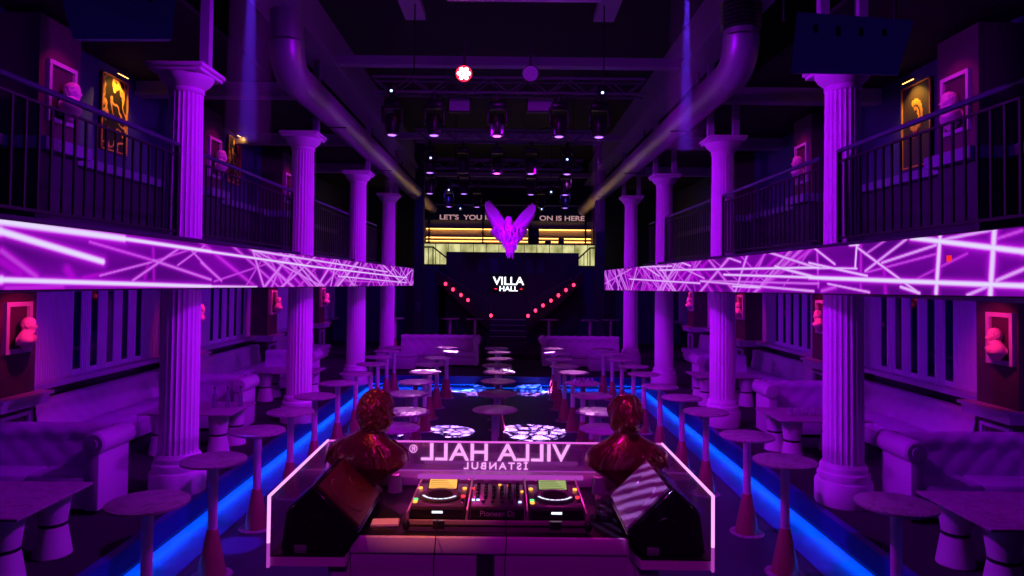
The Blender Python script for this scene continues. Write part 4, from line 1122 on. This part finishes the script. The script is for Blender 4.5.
# letters read from the dance floor, so they are mirrored from here
ca_ = at(492, 454, y=FY-.01); 
w_ = at(570, 454, y=FY).x-at(421, 454, y=FY).x
lt = text('lettering', 'VILLA HALL', .158, 'letters', (0, 0, 0), (pi/2, 0, pi), None, depth=.002, bold=.0015)
bpy.context.view_layer.update()
k = w_/lt.dimensions.x; lt.scale = (k, 1, 1); lt.parent = fg; lt.location = ((at(570, 454, y=FY).x+at(421, 454, y=FY).x)/2, FY-.009, at(495, 453, y=FY).z)
l2 = text('lettering', '\u0130STANBUL', .062, 'letters', (0, 0, 0), (pi/2, 0, pi), None, depth=.002, sp=1.35, bold=.001)
bpy.context.view_layer.update()
k = (at(528, 466, y=FY).x-at(464, 466, y=FY).x)/l2.dimensions.x; l2.scale = (k, 1, 1); l2.parent = fg; l2.location = (at(496, 466, y=FY).x, FY-.009, at(496, 466, y=FY).z)
l3 = text('lettering', '\u00ae', .07, 'letters', (at(413.5, 449, y=FY).x, FY-.009, at(413, 449, y=FY).z), (pi/2, 0, pi), fg, depth=.002)

# flight case and players
gx0, gx1 = at(406, 528, y=3.56).x, at(588, 528, y=3.56).x
cx = (gx0+gx1)/2; W3 = gx1-gx0
fc = thing('flight_case', 'open laminated flight case holding the players and mixer on the dj desk', 'case', (cx, 3.56, DZ+.001), 0)
MB().rbox(-W3/2, W3/2, 0, .02, 0, .058, .004).build('front_rail', 'alu', fc)
MB().rbox(-W3/2+.01, W3/2-.01, -.008, 0, .028, .040, .002).build('rail_groove', 'blackp', fc)
MB().box(-W3/2, W3/2, .02, .62, 0, .02).build('case_floor', 'flight', fc)
MB().rbox(-W3/2, W3/2, .60, .62, 0, .09, .004).build('back_rail', 'alu', fc)
for k, x in enumerate((-W3/2, -W3/6-.006, W3/6-.006, W3/2-.012)):
    MB().rbox(x, x+.012, .01, .61, .0, .105 if k in (1, 2) else .10, .002).build('divider', 'alu', fc)
for x in (-W3*.32, W3*.32):
    MB().rbox(x-.03, x+.03, -.012, 0, .018, .058, .003).build('latch', 'black', fc)
for x in (-W3/2, W3/2): MB().ell((x, .0, .035), (.022, .022, .03), 10, 8).build('corner_ball', 'blackp', fc)
M['platter'] = mat('jog_wheel_rubber', (.06, .055, .07), .55, spec=.15)
M['jogdisc'] = mat('matt_jog_display', (.012, .01, .018), .8, spec=.04)
M['jogled'] = emis('jog_ring_light', (.75, .8, 1), 1.6, False)
M['cuelight'] = emis('small_amber_button', (1, .35, .05), 2.2, False); M['grnlight'] = emis('small_green_button', (.15, 1, .3), 1.2, False); M['bluelight'] = emis('small_blue_led', (.35, .5, 1), 3, False); M['redlight'] = emis('small_red_led', (1, .03, .05), 2, False)
M['deckface'] = mat('dark_deck_face', (.075, .05, .07), .3)
def player(x, lab, scr):
    w = W3/3-.03; r = thing('media_player', lab, 'dj player', (cx+x, 3.60, DZ+.034), 0, 'media players')
    MB().rbox(-w/2, w/2, 0, .40, 0, .085, .006).build('body', 'deckface', r)
    T = MB(); T.rbox(-w/2+.004, w/2-.004, -.004, .0, .01, .07, .002); T.build('front_face', 'blackp', r)
    MB().lathe([(.112, .085), (.112, .094), (.104, .10), (.075, .101), (.07, .098), (0.001, .098)], 40, (0, .16, 0)).build('jog_wheel', 'platter', r)
    d = MB(); d.lathe([(.066, .0985), (.066, .1), (.001, .1)], 32, (0, .16, 0)); d.build('jog_display', 'jogdisc', r)
    d = MB()
    for k in range(8):
        a0 = pi+.35+k*.3; 
        d.add([(.088*cos(a0), .16+.088*sin(a0), .1025), (.102*cos(a0), .16+.102*sin(a0), .1025), (.102*cos(a0+.26), .16+.102*sin(a0+.26), .1025), (.088*cos(a0+.26), .16+.088*sin(a0+.26), .1025)], [(0, 1, 2, 3)])
    d.build('jog_glow', 'jogled', r)
    sc = MB(); sc.X = Matrix.Translation((0, .33, .088)) @ Matrix.Rotation(R(18), 4, 'X')
    sc.rbox(-.085, .085, -.045, .055, 0, .014, .003); sc.build('screen_frame', 'blackp', r)
    s2 = MB(); s2.X = sc.X; s2.box(-.078, .078, -.038, .048, .0142, .0150); s2.build('screen_glass', scr, r)
    s3 = MB(); s3.X = sc.X
    for k in range(4): s3.box(-.072, .072*(.3+.2*k), .03-.02*k, .034-.02*k, .0152, .0156)
    s3.build('screen_rows', 'blackp', r)
    MB().box(-.028, .028, -.0055, -.003, .050, .062).build('slot_light', 'jogled', r)
    for k, (bx_, by_, mt) in enumerate(((-.125, .06, 'cuelight'), (-.125, .10, 'grnlight'), (.125, .30, 'cuelight'), (-.125, .30, 'cuelight'), (.125, .16, 'redlight'))):
        MB().lathe([(.012, .085), (.012, .092), (.001, .092)], 14, (bx_, by_, 0)).build('button', mt, r)
    MB().box(.118, .132, .05, .13, .085, .087).build('pitch_slot', 'blackp', r); MB().rbox(.115, .135, .085, .098, .087, .097, .002).build('pitch_fader', 'platter', r)
player(-W3/3, 'left media player in the flight case with bright amber screen and jog wheel', emis('amber_screen', (1, .45, .10), 1.3, False))
player(W3/3-.003, 'right media player in the flight case with pale green screen and jog wheel', emis('green_screen', (.5, .6, .22), .7, False))
mx = thing('dj_mixer', 'black dj mixer with rows of knobs between the two players', 'mixer', (cx, 3.60, DZ+.034), 0)
w = W3/3-.03
MB().rbox(-w/2, w/2, 0, .40, 0, .085, .006).build('body', 'deckface', mx); MB().rbox(-w/2+.004, w/2-.004, -.004, 0, .008, .072, .002).build('front_face', 'blackp', mx)
for i in range(6):
    for j in range(5):
        x = -w/2+.03+i*(w-.06)/5; y = .13+j*.055
        if (i in (2, 3)) and j > 3: continue
        MB().lathe([(.011, .085), (.009, .105), (.001, .106)], 12, (x, y, 0)).build('knob', 'blackp' if (i+j) % 3 else 'platter', mx)
for i in range(4):
    x = -.075+i*.05; MB().box(x-.002, x+.002, .04, .10, .085, .086).build('fader_slot', 'black', mx); MB().rbox(x-.009, x+.009, .06, .072, .086, .098, .002).build('fader', 'platter', mx)
    m = MB(); m.box(x+.014, x+.018, .13, .33, .085, .0865); m.build('level_meter', 'platter', mx)
for k, (x, y, mt) in enumerate(((-.13, .10, 'bluelight'), (-.105, .10, 'bluelight'), (.12, .07, 'bluelight'), (-.14, .3, 'redlight'), (.135, .25, 'cuelight'), (.01, .37, 'cuelight'), (.06, .36, 'redlight'))):
    MB().rbox(x-.008, x+.008, y-.006, y+.006, .085, .092, .001).build('button', mt, mx)
M['greyink'] = mat('grey_print', (.45, .4, .45), .5)
text('lettering', 'Pioneer Dj', .04, 'greyink', (0, -.0055, .050), (pi/2, 0, 0), mx, depth=.0006, sx=1.05)
for k, (px, py) in enumerate(((436, 505), (506, 505))):
    x = at(px, 520, y=3.5).x
    tag(MB().tube([(x, 3.57, DZ+.064), (x, 3.53, DZ+.06), (x+.004, 3.455, DZ+.01), (x-.005, 3.45, DZ-.12), (x+.004, 3.46, DZ-.38)], .0028, 6).build('cable', 'blackp'), 'thin dark cable hanging over the desk edge in front of the %s' % ['left player', 'mixer'][k], 'cable', 'cables over the desk edge')

# wedge speakers on the side trays: the slanted grille looks up at the dj
M['redcab'] = mat('dark_red_cabinet', (.12, .03, .012), .35)
M['gloss'] = mat('glossy_black_cabinet', (.015, .012, .02), .12, spec=.6)
M['grille'] = mat('grey_metal_grille', (.5, .42, .5), .3, metal=.2)
def wedge(s, lab, mside, mface):
    q = [(313, 486), (360, 532), (345, 553), (280, 553), (286, 510)]
    if s > 0: q = [(986-x, y+2) for x, y in q]
    pts = [at(x, y, y=3.42) for x, y in q]; b = TZ-.008
    for k in (2, 3): pts[k].z = b
    base = Vector(((pts[2].x+pts[3].x)/2, 3.42, b)); L = .58
    r = thing('monitor_speaker', lab, 'speaker', base, 0, 'monitor speakers on the booth wings')
    loc = [(p.x-base.x, p.z-base.z) for p in pts]
    bm = bmesh.new(); n = len(loc); A = [bm.verts.new((x, 0, z)) for x, z in loc]; B = [bm.verts.new((x, L, z)) for x, z in loc]
    bm.faces.new(A); bm.faces.new(B[::-1])
    for k in range(n): bm.faces.new((A[k], B[k], B[(k+1) % n], A[(k+1) % n]))
    bmesh.ops.recalc_face_normals(bm, faces=bm.faces); bmesh.ops.bevel(bm, geom=bm.edges[:], offset=.012, segments=3, affect='EDGES'); bm.verts.index_update()
    m = MB(); m.add([v.co.copy() for v in bm.verts], [[v.index for v in f_.verts] for f_ in bm.faces]); bm.free(); m.build('cabinet', mside, r)
    a, c = Vector((loc[0][0], 0, loc[0][1])), Vector((loc[1][0], 0, loc[1][1])); d = (c-a).normalized(); nrm = Vector((-d.z, 0, d.x))*(1 if s < 0 else -1)
    if nrm.z < 0: nrm = -nrm
    a2, c2 = a+d*.02, c-d*.02
    g = MB(); g.quadbox([a2+Vector((0, .03, 0)), c2+Vector((0, .03, 0)), c2+Vector((0, L-.03, 0)), a2+Vector((0, L-.03, 0))], nrm*.010); g.build('grille', mface, r)
    mid_ = (a+c)/2 + nrm*.009
    for yy, rr in ((.20, .115), (.43, .07)):
        g = MB(); g.tube([mid_+Vector((0, yy, 0)), mid_+Vector((0, yy, 0))+nrm*.006], [rr, rr*.94], 28); g.build('driver_ring', mface, r)
    # near side panel: recessed grip and a connector plate
    cx_ = sum(x for x, z in loc)/n; cz_ = sum(z for x, z in loc)/n
    g = MB(); g.tube([(cx_-.01, -.004, cz_), (cx_-.01, .004, cz_)], [.055, .06], 24); g.build('side_grip', 'blackp', r)
    g = MB(); g.rbox(cx_-.11, cx_-.05, -.004, .002, cz_-.13, cz_-.09, .002); g.build('connector_plate', 'truss', r)
    return r
wedge(-1, 'dark red wedge monitor speaker on the left wing of the dj booth', 'gloss', 'redcab')
wedge(1, 'black wedge monitor speaker with striped reflections on the right booth wing', 'gloss', 'grille')

# small things on the desk
bk = thing('notebook', 'small amber lit notebook at the left end of the dj desk', 'notebook', (at(386, 523, y=3.68).x, 3.66, DZ+.001), .08)
MB().rbox(-.075, .075, -.05, .05, 0, .012, .003).build('cover', 'alu', bk); MB().box(-.07, .07, -.045, .045, .012, .016).build('pages', 'white', bk)
bx2 = thing('power_box', 'flat black power box at the right end of the dj desk', 'box', (at(603, 512, y=3.9).x, 3.9, DZ+.001), -.1)
MB().rbox(-.045, .045, -.18, .18, 0, .04, .005).build('body', 'blackp', bx2)
for k in range(3): MB().box(-.02, .02, -.14+.1*k, -.10+.1*k, .04, .042).build('outlet', 'deckface', bx2)
for k, px in enumerate((395, 599)):
    c = thing('paper_cup', 'white cup beside the %s end of the booth back ledge' % ['left', 'right'][k], 'cup', (at(px, 487, y=4.22).x, 4.22, DZ+.001))
    MB().lathe([(.045, 0), (.046, .005), (.034, .10), (.031, .10), (.03, .02)], 20).build('body', 'white', c); MB().lathe([(.036, .098), (.036, .105), (.02, .107)], 20).build('rim', 'pole', c)

# ------------------------------------------------------------------ haze around the two strong beams
def haze(name, lab, p0, p1, r0, r1, dens):
    m = bpy.data.materials.new('thin_haze'); m.use_nodes = True; t = m.node_tree; t.nodes.clear()
    v = t.nodes.new('ShaderNodeVolumeScatter'); v.inputs['Density'].default_value = dens; v.inputs['Color'].default_value = (1, 1, 1, 1)
    o_ = t.nodes.new('ShaderNodeOutputMaterial'); t.links.new(v.outputs[0], o_.inputs['Volume'])
    o = MB().tube([p0, p1], [r0, r1], 24).build(name, m); return tag(o, lab, 'haze', None, 'stuff')
for px, nm, yy in ((252, 'left', 7.3), (687.5, 'right', 8.6)):
    a = at(px, 10, y=yy); a = Vector((a.x, yy, 7.45)); b = Vector((a.x-.02, yy, 4.3 if nm == 'left' else 4.5))
    haze('light_haze', 'faint blue haze lit by the vertical beam on the %s of the ceiling' % nm, a-Vector((0, 0, .12)), b, .20, .24, .25)
    spot(a, b, 20000, (.11, .02, 1), 4.6, .5, .02)
    r = thing('beam_projector', 'small dark beam lamp on the ceiling above the %s blue beam' % nm, 'stage light', a, 0, 'beam lamps on the ceiling')
    MB().lathe([(.07, .0), (.09, .02), (.09, .12), (.03, .15)], 16).build('can', 'blackp', r)
for k, hi in enumerate((0, 4)):
    a = HP[hi]-Vector((0, 0, .02)); b = a-Vector((0, 0, 1.5))
    haze('light_haze', 'thin violet haze under the %s moving head of the nearest truss' % ['leftmost', 'rightmost'][k], a, b, .10, .12, .12)
    spot(a+Vector((0, 0, .01)), b, 700, (.28, .04, 1), 4.0, .5, .02)

# ------------------------------------------------------------------ lighting
PW = 1.0
# violet washes onto the columns, from truss positions and added unseen spots
for i, y in enumerate((6.9, 11.0, 14.6, 18.2)):
    z = [5.75, 5.1, 5.1, 5.1][i]; yc = CY[i]
    for s in (-1, 1):
        spot((-s*[.9, .9, .9, 1.75][i], y, z), (s*3.86, yc, 2.6), [1000, 800, 800, 850][i]*PW, (.42, 0, 1), [100, 100, 95, 60][i], .9, .10)
        spot((-s*3.35, yc-.8, 2.55), (s*3.86, yc, 1.5), 620*PW, (.42, 0, 1), 26, .8, .06)  # unseen spot added under the opposite balcony to fill the lower column
spot((0, 3.2, 6.6), (0, 12, .5), 420*PW, (.75, 0, .8), 62, .8, .15)
for s in (-1, 1): spot((s*2.2, 20.6, 5.9), (s*2.6, 25.9, 1.8), 130*PW, (.10, .03, 1), 90, .9, .1)  # added blue fill lifting the back wall in place of haze
spot((0, 7.4, 5.9), (0, 10.5, 7.4), 70*PW, (.40, 0, 1), 150, .9, .1)  # added upward fill to brighten the ceiling beams
spot((0, 2.2, 6.3), (0, 4.4, 1.4), 170*PW, (.8, 0, .65), 60, .8, .1)
# added lamps filling the platform sides under the balconies
for s in (-1, 1):
    for y in (5.2, 9.8, 14.2, 18.6):
        spot((s*4.6, y, 2.66), (s*6.4, y+.9, 1.5), 47*PW, (.24, .0, 1), 130, .9, .08)
        d = thing('added_downlight', 'small round added fill lamp under the %s balcony, %s' % ('left' if s < 0 else 'right', {5.2: 'nearest', 9.8: 'second', 14.2: 'third', 18.6: 'farthest'}[y]), 'added_downlight', (s*4.6, y, 2.70), 0, 'added fill lamps under the balconies')
        MB().lathe([(.05, -.012), (.055, 0)], 16).build('ring', 'blackp', d)
    for y in (8, 13, 18):
        spot((s*4.4, y, 5.95), (s*6.4, y+.6, 4.4), 11*PW, (.13, .0, 1), 140, .9, .08)
# statue, magenta table accents and gobos
C = at(510, 232, y=20)
spot((-1.6, 14.8, 5.4), C, 34, (.6, .0, 1), 22, .5, .05)
spot((1.9, 17.8, 5.6), C, 22, (.75, .10, 1), 34, .5, .05)
G = (1, .45, 1)
def gob(src, tgt, p, rad, sc=None, col=G):
    d = (Vector(tgt)-Vector(src)).length; a = math.degrees(2*math.atan(rad/d)); spot(src, tgt, p, col, a, .15, .01, gobo=(sc or 6)/(2*rad/d)*1.0)
floor_hits = [((448, 431), .50, 5), ((530, 432), .68, 8), ((466, 393), .5, 5), ((534, 393), .5, 9), ((404, 432), .32, 5), ((500, 378), .4, 7)]
for (q, rad, hi) in floor_hits:
    t = at(q[0], q[1], z=0.0); gob(HP[hi]-Vector((0, 0, .03)), t, 40000, rad, 5, (.72, .38, 1))
tabs = [((447.6, 346), 10, 2200), ((437, 357.5), 10, 250), ((425, 371.5), 5, 2200), ((415.5, 381.5), 5, 420), ((409, 393), 5, 420), ((407, 411), 5, 1500), ((552.7, 347), 13, 2200), ((573, 372), 9, 2200),
        ((598, 411), 9, 1500), ((498, 380.5), 7, 260), ((499, 371.5), 7, 1500), ((500, 358.5), 7, 1300), ((499.6, 352), 12, 1800), ((495, 409), 7, 120)]
for (q, hi, pw) in tabs:
    gob(HP[hi]-Vector((0, 0, .03)), TP[q], pw, .26, 8, (1, .35, 1))
for s in (-1, 1): spot(HP[1 if s < 0 else 3]-Vector((0, 0, .05)), (s*.75, 4.2, 1.9), 420, (1, .02, .55), 10, .6, .03)
spot((0, -1.2, 4.6), (0, 3.5, 1.3), 130, (.62, 0, .8), 50, .8, .1)  # unseen fill added behind the camera for the booth front
for s in (-1, 1): spot((s*1.0, -.5, 4.2), (s*3.0, 5.1, 4.8), 55, (.12, .02, 1), 40, .8, .1)  # unseen blue fill added to bring out the hanging speakers
# warm lamp over the desk from the left
spot((-2.2, 2.6, 5.6), (-.42, 3.75, 1.6), 650, (1, .20, .01), 11, .7, .03)
spot((-1.8, 2.2, 5.6), (-.75, 4.15, 2.1), 90, (1, .22, .01), 7, .6, .03)
spot((.2, 2.2, 5.6), (.70, 4.15, 2.05), 50, (1, .12, .02), 7, .6, .03)

# striped beam on the right wedge speaker
so = spot((.55, 3.0, 5.6), at(645, 503, y=3.7), 800, (.55, .25, 1), 8.5, .3, .01, gobo=1)
nt = NT(so.data.node_tree)
for n_ in list(nt.n):
    if n_.type == 'TEX_VORONOI': vo = n_
    if n_.type == 'COMBXYZ': cbn = n_
    if n_.type == 'MAP_RANGE': mr = n_
wv = nt.new('ShaderNodeTexWave'); wv.inputs['Scale'].default_value = 26; wv.inputs['Distortion'].default_value = .6; wv.bands_direction = 'DIAGONAL'
nt.link(cbn.outputs[0], wv.inputs['Vector']); nt.link(wv.outputs['Fac'], mr.inputs['Value']); mr.inputs['From Min'].default_value = .45; mr.inputs['From Max'].default_value = .7

# world: nearly black violet
wd = bpy.data.worlds.new('world'); S.world = wd; wd.use_nodes = True
wd.node_tree.nodes['Background'].inputs[0].default_value = (.006, .002, .02, 1); wd.node_tree.nodes['Background'].inputs[1].default_value = 1
S.view_settings.view_transform = 'Standard'; S.view_settings.look = 'None'; S.view_settings.gamma = 1; S.view_settings.exposure = 0; S.view_settings.use_curve_mapping = False
S.cycles.use_denoising = True; S.cycles.max_bounces = 6; S.cycles.diffuse_bounces = 3; S.cycles.glossy_bounces = 3; S.cycles.transparent_max_bounces = 12
S.cycles.volume_bounces = 0; S.cycles.sample_clamp_indirect = 3; S.cycles.use_light_tree = True
